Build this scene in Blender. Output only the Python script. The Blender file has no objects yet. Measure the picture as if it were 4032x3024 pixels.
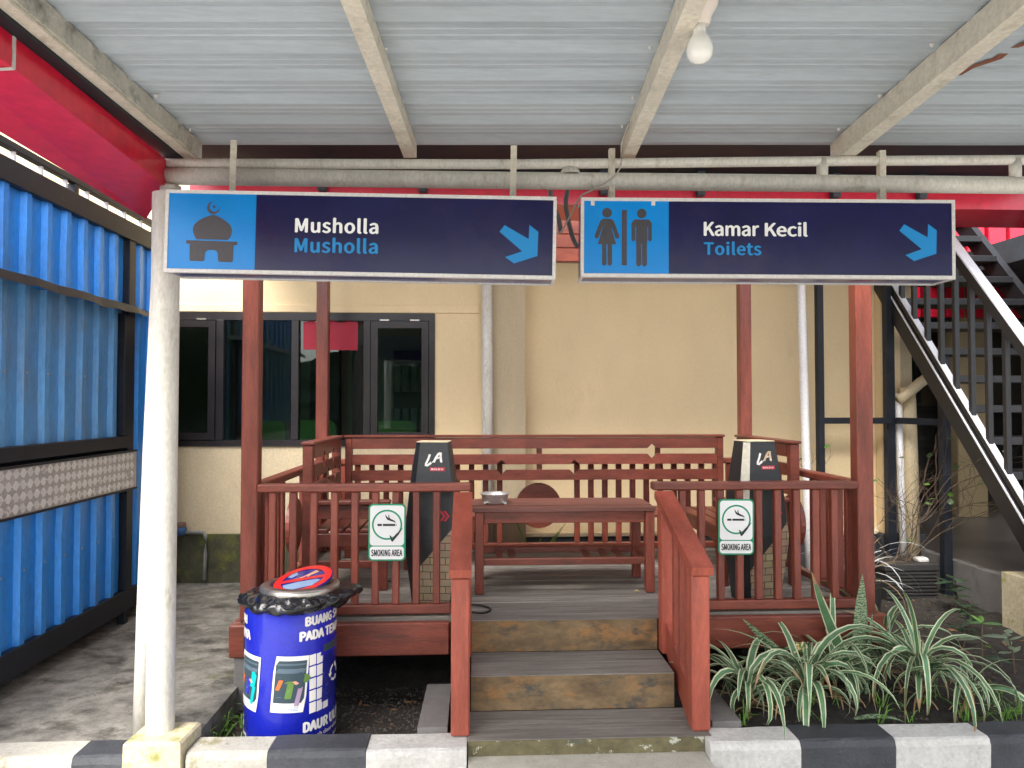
import bpy, bmesh, math, random
from mathutils import Vector, Matrix, noise as mnoise
R = math.radians
rnd = random.Random(7)
S = bpy.context.scene
COL = S.collection

# ------------------------------------------------------------------ camera, sky, sun, exposure
YAW = R(2.75)                      # the canopy stands 2.75 degrees off the pavilion's axes
cam_d = bpy.data.cameras.new('camera'); cam = bpy.data.objects.new('camera', cam_d); COL.objects.link(cam)
cam.location = (0, 0, 1.375)
cam.rotation_euler = (R(91.5), 0, -YAW)
cam_d.sensor_width = 36.0; cam_d.lens = 26.04; cam_d.clip_start = 0.05; cam_d.clip_end = 2000
S.camera = cam
W = bpy.data.worlds.new('World'); S.world = W; W.use_nodes = True
wn = W.node_tree.nodes; wl = W.node_tree.links
sky = wn.new('ShaderNodeTexSky'); sky.sky_type = 'NISHITA'; sky.sun_disc = False
SUN_EL, SUN_AZ = R(52), R(205)     # high soft sun behind the camera, to the left
sky.sun_elevation = SUN_EL; sky.sun_rotation = SUN_AZ; sky.air_density = 1.0; sky.dust_density = 4.0; sky.ozone_density = 1.0
hsv = wn.new('ShaderNodeHueSaturation'); hsv.inputs['Saturation'].default_value = 0.38
wl.new(sky.outputs[0], hsv.inputs['Color']); wl.new(hsv.outputs[0], wn['Background'].inputs['Color'])
wn['Background'].inputs['Strength'].default_value = 0.15
sd = bpy.data.lights.new('sun', 'SUN'); sd.energy = 1.2; sd.angle = R(35); sd.color = (1, .97, .92)
sun = bpy.data.objects.new('sun', sd); COL.objects.link(sun)
sv = Vector((math.sin(SUN_AZ) * math.cos(SUN_EL), math.cos(SUN_AZ) * math.cos(SUN_EL), math.sin(SUN_EL)))
sun.rotation_euler = sv.to_track_quat('Z', 'Y').to_euler(); sun.location = (0, 0, 20)
S.view_settings.view_transform = 'Standard'; S.view_settings.look = 'None'
S.view_settings.gamma = 1; S.view_settings.use_curve_mapping = False
S.view_settings.exposure = 1.95
S.cycles.max_bounces = 8; S.cycles.diffuse_bounces = 4; S.cycles.glossy_bounces = 4; S.cycles.transparent_max_bounces = 12
S.cycles.use_denoising = True

# ------------------------------------------------------------------ materials
def lin(h):
    h = h.lstrip('#'); c = [int(h[i:i+2], 16) / 255 for i in (0, 2, 4)]
    return tuple(x / 12.92 if x <= .04045 else ((x + .055) / 1.055) ** 2.4 for x in c)
def mk(name):
    m = bpy.data.materials.new(name); m.use_nodes = True
    return m, m.node_tree.nodes, m.node_tree.links, m.node_tree.nodes['Principled BSDF']
def pm(name, col, rough=.55, var=.12, scale=6, stretch=(1, 1, 1), bump=.08, bscale=90, metal=0, spec=.5, rand=.06,
       patch=None, pth=.62, pscale=5, pedge=.06, patch2=None, p2th=.68, p2scale=14, coat=0, detail=6, bdist=.004, rvar=.1, grain=.16):
    """Principled paint with cloudy colour change, wear patches and fine relief, all in world metres."""
    m, N, L, B = mk(name)
    geo = N.new('ShaderNodeNewGeometry'); mp = N.new('ShaderNodeMapping'); mp.inputs['Scale'].default_value = stretch
    L.new(geo.outputs['Position'], mp.inputs['Vector'])
    n1 = N.new('ShaderNodeTexNoise'); n1.inputs['Scale'].default_value = scale; n1.inputs['Detail'].default_value = detail
    n1.inputs['Roughness'].default_value = .62; L.new(mp.outputs[0], n1.inputs['Vector'])
    cr = N.new('ShaderNodeValToRGB'); e = cr.color_ramp.elements
    e[0].position = .28; e[1].position = .74
    e[0].color = tuple(c * (1 - var) for c in col) + (1,); e[1].color = tuple(min(1, c * (1 + var)) for c in col) + (1,)
    L.new(n1.outputs['Fac'], cr.inputs[0]); out = cr.outputs[0]
    def layer(out, pc, th, sc, seed):
        n = N.new('ShaderNodeTexNoise'); n.inputs['Scale'].default_value = sc; n.inputs['Detail'].default_value = 9
        n.inputs['Roughness'].default_value = .7
        ad = N.new('ShaderNodeVectorMath'); ad.inputs[1].default_value = (seed, seed * 2, seed * 3)
        L.new(mp.outputs[0], ad.inputs[0]); L.new(ad.outputs[0], n.inputs['Vector'])
        r = N.new('ShaderNodeValToRGB'); r.color_ramp.elements[0].position = th; r.color_ramp.elements[1].position = th + pedge
        L.new(n.outputs['Fac'], r.inputs[0])
        x = N.new('ShaderNodeMix'); x.data_type = 'RGBA'; x.inputs['B'].default_value = tuple(pc) + (1,)
        L.new(r.outputs[0], x.inputs['Factor']); L.new(out, x.inputs['A']); return x.outputs['Result']
    if patch: out = layer(out, patch, pth, pscale, 3.1)
    if patch2: out = layer(out, patch2, p2th, p2scale, 7.7)
    n2 = None
    if bump:
        n2 = N.new('ShaderNodeTexNoise'); n2.inputs['Scale'].default_value = bscale; n2.inputs['Detail'].default_value = 6; n2.inputs['Roughness'].default_value = .7
        L.new(mp.outputs[0], n2.inputs['Vector'])
        gr = N.new('ShaderNodeMapRange'); gr.inputs['From Min'].default_value = .3; gr.inputs['From Max'].default_value = .7
        gr.inputs['To Min'].default_value = 1 - grain; gr.inputs['To Max'].default_value = 1 + grain; L.new(n2.outputs['Fac'], gr.inputs['Value'])
        gv = N.new('ShaderNodeVectorMath'); gv.operation = 'SCALE'; L.new(out, gv.inputs[0]); L.new(gr.outputs[0], gv.inputs['Scale']); out = gv.outputs[0]
    if rand:
        oi = N.new('ShaderNodeObjectInfo'); mr = N.new('ShaderNodeMapRange')
        mr.inputs['To Min'].default_value = 1 - rand; mr.inputs['To Max'].default_value = 1 + rand
        L.new(oi.outputs['Random'], mr.inputs['Value'])
        vm = N.new('ShaderNodeVectorMath'); vm.operation = 'SCALE'
        L.new(out, vm.inputs[0]); L.new(mr.outputs[0], vm.inputs['Scale']); out = vm.outputs[0]
    L.new(out, B.inputs['Base Color'])
    rr = N.new('ShaderNodeMapRange'); rr.inputs['To Min'].default_value = max(.02, rough - rvar); rr.inputs['To Max'].default_value = min(1, rough + rvar)
    L.new(n1.outputs['Fac'], rr.inputs['Value']); L.new(rr.outputs[0], B.inputs['Roughness'])
    B.inputs['Metallic'].default_value = metal; B.inputs['Specular IOR Level'].default_value = spec
    if coat: B.inputs['Coat Weight'].default_value = coat; B.inputs['Coat Roughness'].default_value = .15
    if bump:
        b = N.new('ShaderNodeBump'); b.inputs['Strength'].default_value = bump; b.inputs['Distance'].default_value = bdist
        L.new(n2.outputs['Fac'], b.inputs['Height']); L.new(b.outputs[0], B.inputs['Normal'])
    return m
M = {}
M['maroon'] = pm('maroon_paint', (.205, .049, .029), .38, .38, 5, (.6, 4, 4), .3, 40, rand=.16, patch=(.085, .032, .024), pth=.57, pscale=4, pedge=.12, patch2=(.30, .17, .13), p2th=.665, p2scale=16)
M['maroon_v'] = pm('maroon_paint_upright', (.225, .053, .033), .38, .34, 5, (4, 4, .6), .3, 40, rand=.15, patch=(.105, .035, .026), pth=.58, pscale=4, pedge=.12, patch2=(.38, .22, .18), p2th=.69, p2scale=14)
M['red_wood'] = pm('faded_red_paint', (.36, .082, .050), .44, .36, 4, (2.5, 1.2, .5), .35, 45, rand=.1, patch=(.20, .060, .040), pth=.56, pscale=4, pedge=.16, patch2=(.36, .25, .20), p2th=.65, p2scale=12)
M['bench_wood'] = pm('bench_stain', (.155, .037, .023), .34, .4, 6, (.8, 3, 3), .3, 45, rand=.2, patch=(.065, .02, .015), pth=.56, pscale=9, pedge=.15)
M['table_wood'] = pm('table_top_wood', (.165, .060, .046), .5, .28, 5, (.5, 5, 5), .2, 50, rand=.12, patch=(.12, .085, .072), pth=.53, pscale=6, pedge=.2)
M['deck'] = pm('weathered_deck_wood', (.235, .212, .185), .72, .42, 5, (.55, 7, 7), .35, 40, rand=.18, patch=(.12, .105, .09), pth=.53, pscale=3, pedge=.2, patch2=(.28, .265, .24), p2th=.62, p2scale=5)
M['riser'] = pm('stained_riser_wood', (.20, .135, .070), .8, .5, 9, (.8, 1, 1.7), .5, 50, rand=.08, patch=(.34, .175, .065), pth=.53, pscale=7, pedge=.12, patch2=(.085, .082, .066), p2th=.53, p2scale=9)
M['riser_low'] = pm('mossy_riser_wood', (.14, .12, .06), .8, .4, 8, (.9, 1, 1.2), .35, 50, patch=(.46, .46, .38), pth=.575, pscale=17, pedge=.03, patch2=(.10, .10, .07), p2th=.60, p2scale=7)
M['cream'] = pm('cream_wall_paint', (.81, .635, .375), .8, .07, 1.3, (1.4, 1.4, .7), .35, 60, grain=.05, patch=(.66, .50, .28), pth=.60, pscale=2.2, pedge=.25, patch2=(.30, .23, .14), p2th=.71, p2scale=17, rand=.02)
M['cream_low'] = pm('stained_cream_wall_paint', (.70, .58, .38), .85, .1, 3, (1, 1, .7), .3, 130, patch=(.46, .36, .22), pth=.62, pscale=4, pedge=.2, patch2=(.20, .16, .10), p2th=.72, p2scale=19, rand=.02)
M['cream_shaded'] = pm('shaded_cream_paint', (.50, .41, .27), .85, .1, 2, (3, 3, .5), .3, 130, patch=(.36, .29, .2), pth=.62, pscale=2.5, pedge=.25, rand=.02)  # darker copy of the cream: the pilaster's shade put into the colour
M['pipe_white'] = pm('old_white_pipe_paint', (.66, .635, .56), .5, .10, 9, (1.5, 1.5, .5), .15, 70, patch=(.44, .40, .30), pth=.56, pscale=13, pedge=.16, patch2=(.20, .165, .11), p2th=.655, p2scale=52, rand=.05)
M['rafter'] = pm('dusty_cream_steel_paint', (.62, .575, .47), .6, .12, 7, (1, 1, 1), .15, 60, patch=(.38, .33, .25), pth=.55, pscale=12, pedge=.18, patch2=(.16, .12, .08), p2th=.68, p2scale=40, rand=.05)
M['rafter_dirty'] = pm('dirt_streaked_steel', (.44, .42, .35), .65, .2, 9, (1, 1, 1), .15, 60, patch=(.13, .12, .10), pth=.5, pscale=11, pedge=.2, rand=.04)
M['roof'] = pm('grey_roof_sheet', (.42, .475, .505), .5, .14, 2.2, (.5, 4, 4), .2, 26, grain=.1, patch=(.36, .39, .40), pth=.57, pscale=5, pedge=.2, patch2=(.25, .235, .215), p2th=.735, p2scale=17, rand=.05)
M['rust'] = pm('rust', (.20, .07, .04), .8, .3, 20)
M['white_pvc'] = pm('white_pvc', (.78, .77, .76), .35, .04, 4, bump=.03, patch=(.6, .56, .52), pth=.66, pscale=6, pedge=.2)
M['cream_pvc'] = pm('cream_pvc', (.66, .54, .34), .5, .08, 4, (1, 1, .4), bump=.05, patch=(.42, .34, .22), pth=.62, pscale=5, pedge=.2)
M['sign_frame'] = pm('white_sign_frame', (.62, .60, .57), .45, .06, 8, patch=(.5, .46, .4), pth=.66, pscale=18, pedge=.1)
M['navy'] = pm('navy_acrylic', (.008, .008, .058), .20, .25, 5, bump=.06, bscale=6, bdist=.01, patch=(.022, .016, .060), pth=.52, pscale=4, pedge=.2, patch2=(.07, .07, .12), p2th=.70, p2scale=45, grain=.05, rvar=.05, spec=.3)
M['navy_side'] = pm('navy_side_sheet', (.045, .055, .16), .25, .12, 5, bump=.02, rvar=.05)
M['cyan'] = pm('cyan_acrylic', (.0, .225, .64), .22, .08, 3, bump=.06, bscale=6, bdist=.01, grain=.03, spec=.3, patch=(.0, .17, .50), pth=.6, pscale=4, pedge=.2, rvar=.05)
M['icon'] = pm('dark_icon_film', (.045, .042, .048), .4, .12, 9, bump=.02)
M['letter_white'] = pm('white_letter_film', (.82, .82, .80), .4, .03, 9, bump=0)
M['letter_cyan'] = pm('cyan_letter_film', (.0, .23, .56), .4, .03, 9, bump=0)
M['red_panel'] = pm('red_composite_panel', (.60, .014, .040), .22, .07, 2, bump=.02, bscale=20, spec=.6, rvar=.05, patch=(.62, .10, .12), pth=.72, pscale=16, pedge=.1)
M['salmon_and_lit_red'] = pm('salmon_and_lit_red', (.72, .11, .075), .45, .08, 3, bump=.03)  # signboard salmon; on the soffit, red with its lit tone painted in
M['black_gap'] = pm('gap_black', (.007, .010, .015), .6, .2, 6)  # near-black; shade of the gaps put into the colour
M['dark_metal'] = pm('charcoal_steel_paint', (.012, .015, .022), .5, .25, 8, bump=.08, patch=(.04, .04, .045), pth=.62, pscale=12, pedge=.12, spec=.35)
M['stair_black'] = pm('glossy_black_steel', (.011, .011, .013), .42, .2, 8, bump=.05, patch=(.06, .06, .06), pth=.66, pscale=16, pedge=.1)
M['stair_sheen'] = pm('painted_stair_sheen', (.74, .76, .80), .35, .06, 8, bump=.04, patch=(.4, .4, .42), pth=.68, pscale=14, pedge=.1)  # pale colour standing in for sky sheen on the stair's top edges
M['kiosk_blue'] = pm('blue_sheet_metal', (.03, .27, .76), .36, .10, 2.5, (2, 2, .6), .05, 40, patch=(.055, .125, .30), pth=.55, pscale=2.2, pedge=.3, patch2=(.16, .10, .07), p2th=.70, p2scale=8, rand=.05, metal=.15)
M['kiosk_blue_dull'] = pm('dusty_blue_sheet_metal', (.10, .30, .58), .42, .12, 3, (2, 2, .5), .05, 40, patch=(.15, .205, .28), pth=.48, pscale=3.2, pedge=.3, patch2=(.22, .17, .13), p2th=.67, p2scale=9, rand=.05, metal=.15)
M['alu_bar'] = pm('aluminium_tread', (.78, .77, .76), .3, .08, 9, metal=.4, bump=0)
M['alu'] = pm('aluminium_plate', (.42, .405, .40), .42, .2, 9, metal=.3, bump=.05)
M['steel'] = pm('brushed_steel', (.50, .46, .41), .32, .15, 12, metal=.9, bump=.05, patch=(.22, .18, .14), pth=.58, pscale=12, pedge=.2)
M['bowl'] = pm('dull_aluminium_bowl', (.58, .56, .54), .4, .15, 16, metal=.6, bump=.1, patch=(.26, .24, .22), pth=.6, pscale=25, pedge=.15)
M['ash'] = pm('cigarette_ash', (.33, .31, .28), .95, .4, 60, bump=.6, bscale=120)
M['concrete'] = pm('grey_concrete', (.185, .175, .165), .88, .22, 7, bump=.4, bscale=120, patch=(.10, .095, .085), pth=.55, pscale=6, pedge=.2, patch2=(.30, .28, .26), p2th=.66, p2scale=30)
M['apron'] = pm('pale_concrete', (.46, .43, .36), .9, .2, 10, bump=.4, bscale=120, patch=(.34, .30, .24), pth=.58, pscale=9, pedge=.2)
M['alley'] = pm('mossy_alley_concrete', (.235, .22, .19), .88, .55, 9, (1, 1.3, 1), .6, 70, bdist=.008, patch=(.075, .068, .056), pth=.50, pscale=4.5, pedge=.14, patch2=(.12, .125, .04), p2th=.585, p2scale=3.4)
M['moss'] = pm('moss_on_concrete', (.075, .075, .042), .95, .4, 8, bump=.8, bscale=60, bdist=.012, patch=(.13, .135, .03), pth=.52, pscale=5, pedge=.12, patch2=(.16, .145, .11), p2th=.64, p2scale=9)
M['road'] = pm('road_concrete', (.46, .44, .41), .9, .15, 3, bump=.3, bscale=100, patch=(.30, .28, .25), pth=.6, pscale=2, pedge=.2)
M['kerb_white'] = pm('white_kerb_paint', (.62, .605, .565), .75, .16, 9, bump=.8, bscale=55, bdist=.008, patch=(.40, .38, .33), pth=.63, pscale=9, pedge=.1, patch2=(.27, .235, .17), p2th=.69, p2scale=26)
M['kerb_black'] = pm('black_kerb_paint', (.055, .058, .066), .55, .3, 8, bump=.8, bscale=55, bdist=.008, patch2=(.35, .35, .34), p2th=.77, p2scale=40, patch=(.13, .13, .135), pth=.66, pscale=12, pedge=.1)
M['kerb_mossy'] = pm('mossy_white_kerb_paint', (.42, .40, .345), .8, .2, 9, bump=.5, bscale=80, patch=(.22, .20, .075), pth=.55, pscale=6, pedge=.1, patch2=(.20, .18, .14), p2th=.62, p2scale=22)
M['plinth'] = pm('cream_plinth_paint', (.56, .49, .33), .85, .18, 5, bump=.6, bscale=40, bdist=.008, patch=(.30, .30, .085), pth=.545, pscale=7, pedge=.12, patch2=(.40, .33, .22), p2th=.64, p2scale=15)
M['soil'] = pm('dark_garden_soil', (.038, .032, .026), .95, .45, 9, bump=.9, bscale=60, bdist=.012, patch=(.075, .062, .046), pth=.56, pscale=7, pedge=.2, patch2=(.055, .06, .02), p2th=.68, p2scale=9)
M['pebble'] = pm('soil_crumb', (.052, .043, .034), .95, .4, 30, rand=.5)
M['litter'] = pm('dry_leaf', (.22, .12, .06), .8, .3, 30, rand=.4)
M['dado'] = pm('dark_dado_paint', (.055, .062, .072), .75, .2, 6, bump=.3, bscale=90, patch=(.12, .115, .10), pth=.66, pscale=6, pedge=.15)
M['window_frame'] = pm('dark_brown_aluminium', (.020, .016, .017), .35, .2, 8, bump=.05, patch=(.065, .055, .055), pth=.6, pscale=9, pedge=.15, patch2=(.3, .28, .26), p2th=.79, p2scale=30)
M['room'] = pm('dim_room_paint', (.66, .67, .55), .9, .1, 2)
M['room_dark'] = pm('dim_room_door', (.030, .045, .075), .6, .1, 2)
M['room_green'] = pm('green_chair_plastic', (.14, .36, .05), .5, .1, 4)
M['room_white'] = pm('paper_white', (.5, .49, .46), .8, .1, 4)
M['poster'] = pm('red_window_film', (.40, .012, .035), .6, .06, 4, bump=.02)
M['stand_black'] = pm('black_carbon_film', (.020, .022, .024), .42, .3, 40, bump=.1, bscale=220, patch=(.05, .05, .05), pth=.68, pscale=25, pedge=.06)
M['red_print'] = pm('red_print', (.52, .02, .045), .4, .05, 9, bump=0)
M['white_print'] = pm('white_print', (.80, .78, .74), .45, .04, 9, bump=0)
M['worn_print'] = pm('worn_gilt_print', (.62, .45, .28), .5, .3, 30, bump=0, patch=(.75, .70, .62), pth=.5, pscale=30, pedge=.1)
M['plaque_white'] = pm('plaque_white', (.80, .80, .80), .3, .03, 6, bump=0, patch=(.62, .62, .62), pth=.70, pscale=16, pedge=.1, rvar=.05)
M['plaque_green'] = pm('plaque_green', (.0, .27, .125), .35, .05, 9, bump=0)
M['plaque_black'] = pm('plaque_black', (.012, .012, .013), .4, .05, 9, bump=0)
M['bin_blue'] = pm('blue_bin_wrap', (.012, .020, .40), .20, .08, 3, bump=.02, rvar=.04, coat=.35)
M['bin_blue_dark'] = pm('dark_blue_print', (.014, .018, .21), .25, .06, 6, bump=0)
M['bin_red'] = pm('bin_sign_red', (.74, .022, .022), .3, .04, 9, bump=0)
M['skin'] = pm('peach_print', (.72, .33, .22), .4, .04, 9, bump=0)
M['pale_blue'] = pm('pale_blue_print', (.26, .38, .58), .4, .1, 30, bump=0)
M['print_slate'] = pm('slate_print', (.035, .065, .085), .35, .05, 9, bump=0)
M['print_slate2'] = pm('slate_band_print', (.10, .15, .19), .35, .05, 9, bump=0)
M['print_green'] = pm('green_print', (.11, .22, .045), .35, .05, 9, bump=0)
M['print_orange'] = pm('orange_print', (.75, .16, .04), .35, .05, 9, bump=0)
M['print_teal'] = pm('teal_print', (.0, .48, .50), .35, .05, 9, bump=0)
M['print_lilac'] = pm('lilac_print', (.34, .24, .36), .35, .05, 9, bump=0)
M['bag'] = pm('black_plastic_bag', (.010, .010, .011), .16, .2, 9, bump=.3, bscale=38, bdist=.006, spec=.7, rvar=.06)
M['cable'] = pm('black_cable', (.02, .02, .02), .5, .1, 9)
M['wire'] = pm('grimy_white_wire', (.42, .38, .32), .6, .2, 30)
M['hose'] = pm('grey_corrugated_conduit', (.16, .15, .145), .6, .2, 30)
M['leaf_green'] = pm('strap_leaf_green', (.085, .19, .085), .42, .25, 14, bump=.05, rand=.25)
M['leaf_cream'] = pm('strap_leaf_cream', (.56, .59, .37), .45, .12, 14, bump=.05, rand=.12)
M['leaf_broad'] = pm('broad_leaf_green', (.085, .165, .050), .4, .3, 12, bump=.1, rand=.35)
M['leaf_bright'] = pm('bright_grass_green', (.14, .30, .045), .5, .2, 12, bump=0, rand=.3)
M['leaf_dark'] = pm('deep_green_leaf', (.030, .058, .028), .45, .25, 12, bump=.05, rand=.3)
M['leaf_pale'] = pm('greyed_green_leaf', (.19, .24, .16), .35, .2, 18, bump=.05, rand=.2)
M['stem'] = pm('brown_stem', (.11, .075, .05), .8, .25, 20)
M['straw'] = pm('dry_straw_leaf', (.33, .22, .11), .8, .3, 20, rand=.3)
M['flower'] = pm('pale_yellow_flower', (.62, .52, .22), .6, .1, 20)
M['planter'] = pm('dark_planter_plastic', (.030, .028, .027), .6, .2, 9)
M['annex_column_shaded'] = pm('shaded_cream_column_paint', (.30, .24, .14), .85, .1, 3)  # cream columns darkened: corridor shade put into the colour
M['annex_wall_shaded'] = pm('shaded_annex_wall_paint', (.085, .072, .05), .85, .12, 3)  # wall tone lowered to carry the corridor's deep shade
M['tile'] = pm('grey_floor_tile', (.13, .12, .11), .4, .1, 3, bump=.03)  # floor tile also darkened in colour for the corridor's shade
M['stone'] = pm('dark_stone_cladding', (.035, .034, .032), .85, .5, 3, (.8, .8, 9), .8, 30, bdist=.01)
M['meter_blue'] = pm('blue_meter_paint', (.04, .12, .28), .5, .2, 20)
M['meter_lid'] = pm('rusty_meter_lid', (.22, .14, .10), .7, .25, 25)
M['grey_pvc'] = pm('grey_pvc', (.30, .30, .29), .6, .2, 20)
M['ceramic'] = pm('cream_lampholder', (.74, .66, .58), .35, .05, 9, bump=0)
M['bulb'] = pm('opal_bulb', (.84, .84, .78), .18, .02, 9, bump=0, rvar=.02)
def snake_mat():
    m, N, L, B = mk('snake_plant_leaf')
    g = N.new('ShaderNodeNewGeometry'); w = N.new('ShaderNodeTexWave'); w.bands_direction = 'Z'
    w.inputs['Scale'].default_value = 22; w.inputs['Distortion'].default_value = 9; w.inputs['Detail'].default_value = 3; w.inputs['Detail Scale'].default_value = 3
    L.new(g.outputs['Position'], w.inputs['Vector'])
    c = N.new('ShaderNodeValToRGB'); c.color_ramp.elements[0].position = .42; c.color_ramp.elements[1].position = .58
    c.color_ramp.elements[0].color = (.06, .11, .055, 1); c.color_ramp.elements[1].color = (.27, .35, .20, 1)
    L.new(w.outputs['Fac'], c.inputs[0]); L.new(c.outputs[0], B.inputs['Base Color']); B.inputs['Roughness'].default_value = .4
    return m
M['snake'] = snake_mat()
def shingle_mat():
    """printed wood-block pattern of the promotional stands (brick pattern in the stand's own coordinates)"""
    m, N, L, B = mk('wood_block_print')
    tc = N.new('ShaderNodeTexCoord'); mp = N.new('ShaderNodeMapping'); mp.inputs['Rotation'].default_value = (R(90), 0, 0)
    L.new(tc.outputs['Object'], mp.inputs['Vector'])
    b = N.new('ShaderNodeTexBrick'); b.inputs['Scale'].default_value = 1; b.inputs['Brick Width'].default_value = .075; b.inputs['Row Height'].default_value = .036
    b.inputs['Mortar Size'].default_value = .0022; b.inputs['Color1'].default_value = (.66, .52, .34, 1); b.inputs['Color2'].default_value = (.52, .40, .25, 1); b.inputs['Mortar'].default_value = (.14, .10, .065, 1)
    L.new(mp.outputs[0], b.inputs['Vector'])
    n = N.new('ShaderNodeTexNoise'); n.inputs['Scale'].default_value = 30; L.new(tc.outputs['Object'], n.inputs['Vector'])
    x = N.new('ShaderNodeMix'); x.data_type = 'RGBA'; x.blend_type = 'MULTIPLY'; x.inputs['Factor'].default_value = .5
    L.new(b.outputs['Color'], x.inputs['A']); L.new(n.outputs['Color'], x.inputs['B']); L.new(x.outputs['Result'], B.inputs['Base Color'])
    bp = N.new('ShaderNodeBump'); bp.inputs['Strength'].default_value = .3; bp.inputs['Distance'].default_value = .003
    iv = N.new('ShaderNodeMath'); iv.operation = 'SUBTRACT'; iv.inputs[0].default_value = 1; L.new(b.outputs['Fac'], iv.inputs[1])
    L.new(iv.outputs[0], bp.inputs['Height']); L.new(bp.outputs[0], B.inputs['Normal']); B.inputs['Roughness'].default_value = .6
    return m
M['shingle'] = shingle_mat()
def glass_mat():
    m, N, L, B = mk('tinted_window_glass'); N.remove(B)
    t = N.new('ShaderNodeBsdfTransparent'); t.inputs['Color'].default_value = (.72, .82, .82, 1)
    g = N.new('ShaderNodeBsdfGlossy'); g.inputs['Roughness'].default_value = .015; g.inputs['Color'].default_value = (.9, .95, .95, 1)
    f = N.new('ShaderNodeFresnel'); f.inputs['IOR'].default_value = 1.5
    x = N.new('ShaderNodeMixShader'); L.new(f.outputs[0], x.inputs[0]); L.new(t.outputs[0], x.inputs[1]); L.new(g.outputs[0], x.inputs[2])
    L.new(x.outputs[0], N['Material Output'].inputs['Surface']); return m
M['glass'] = glass_mat()

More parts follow.
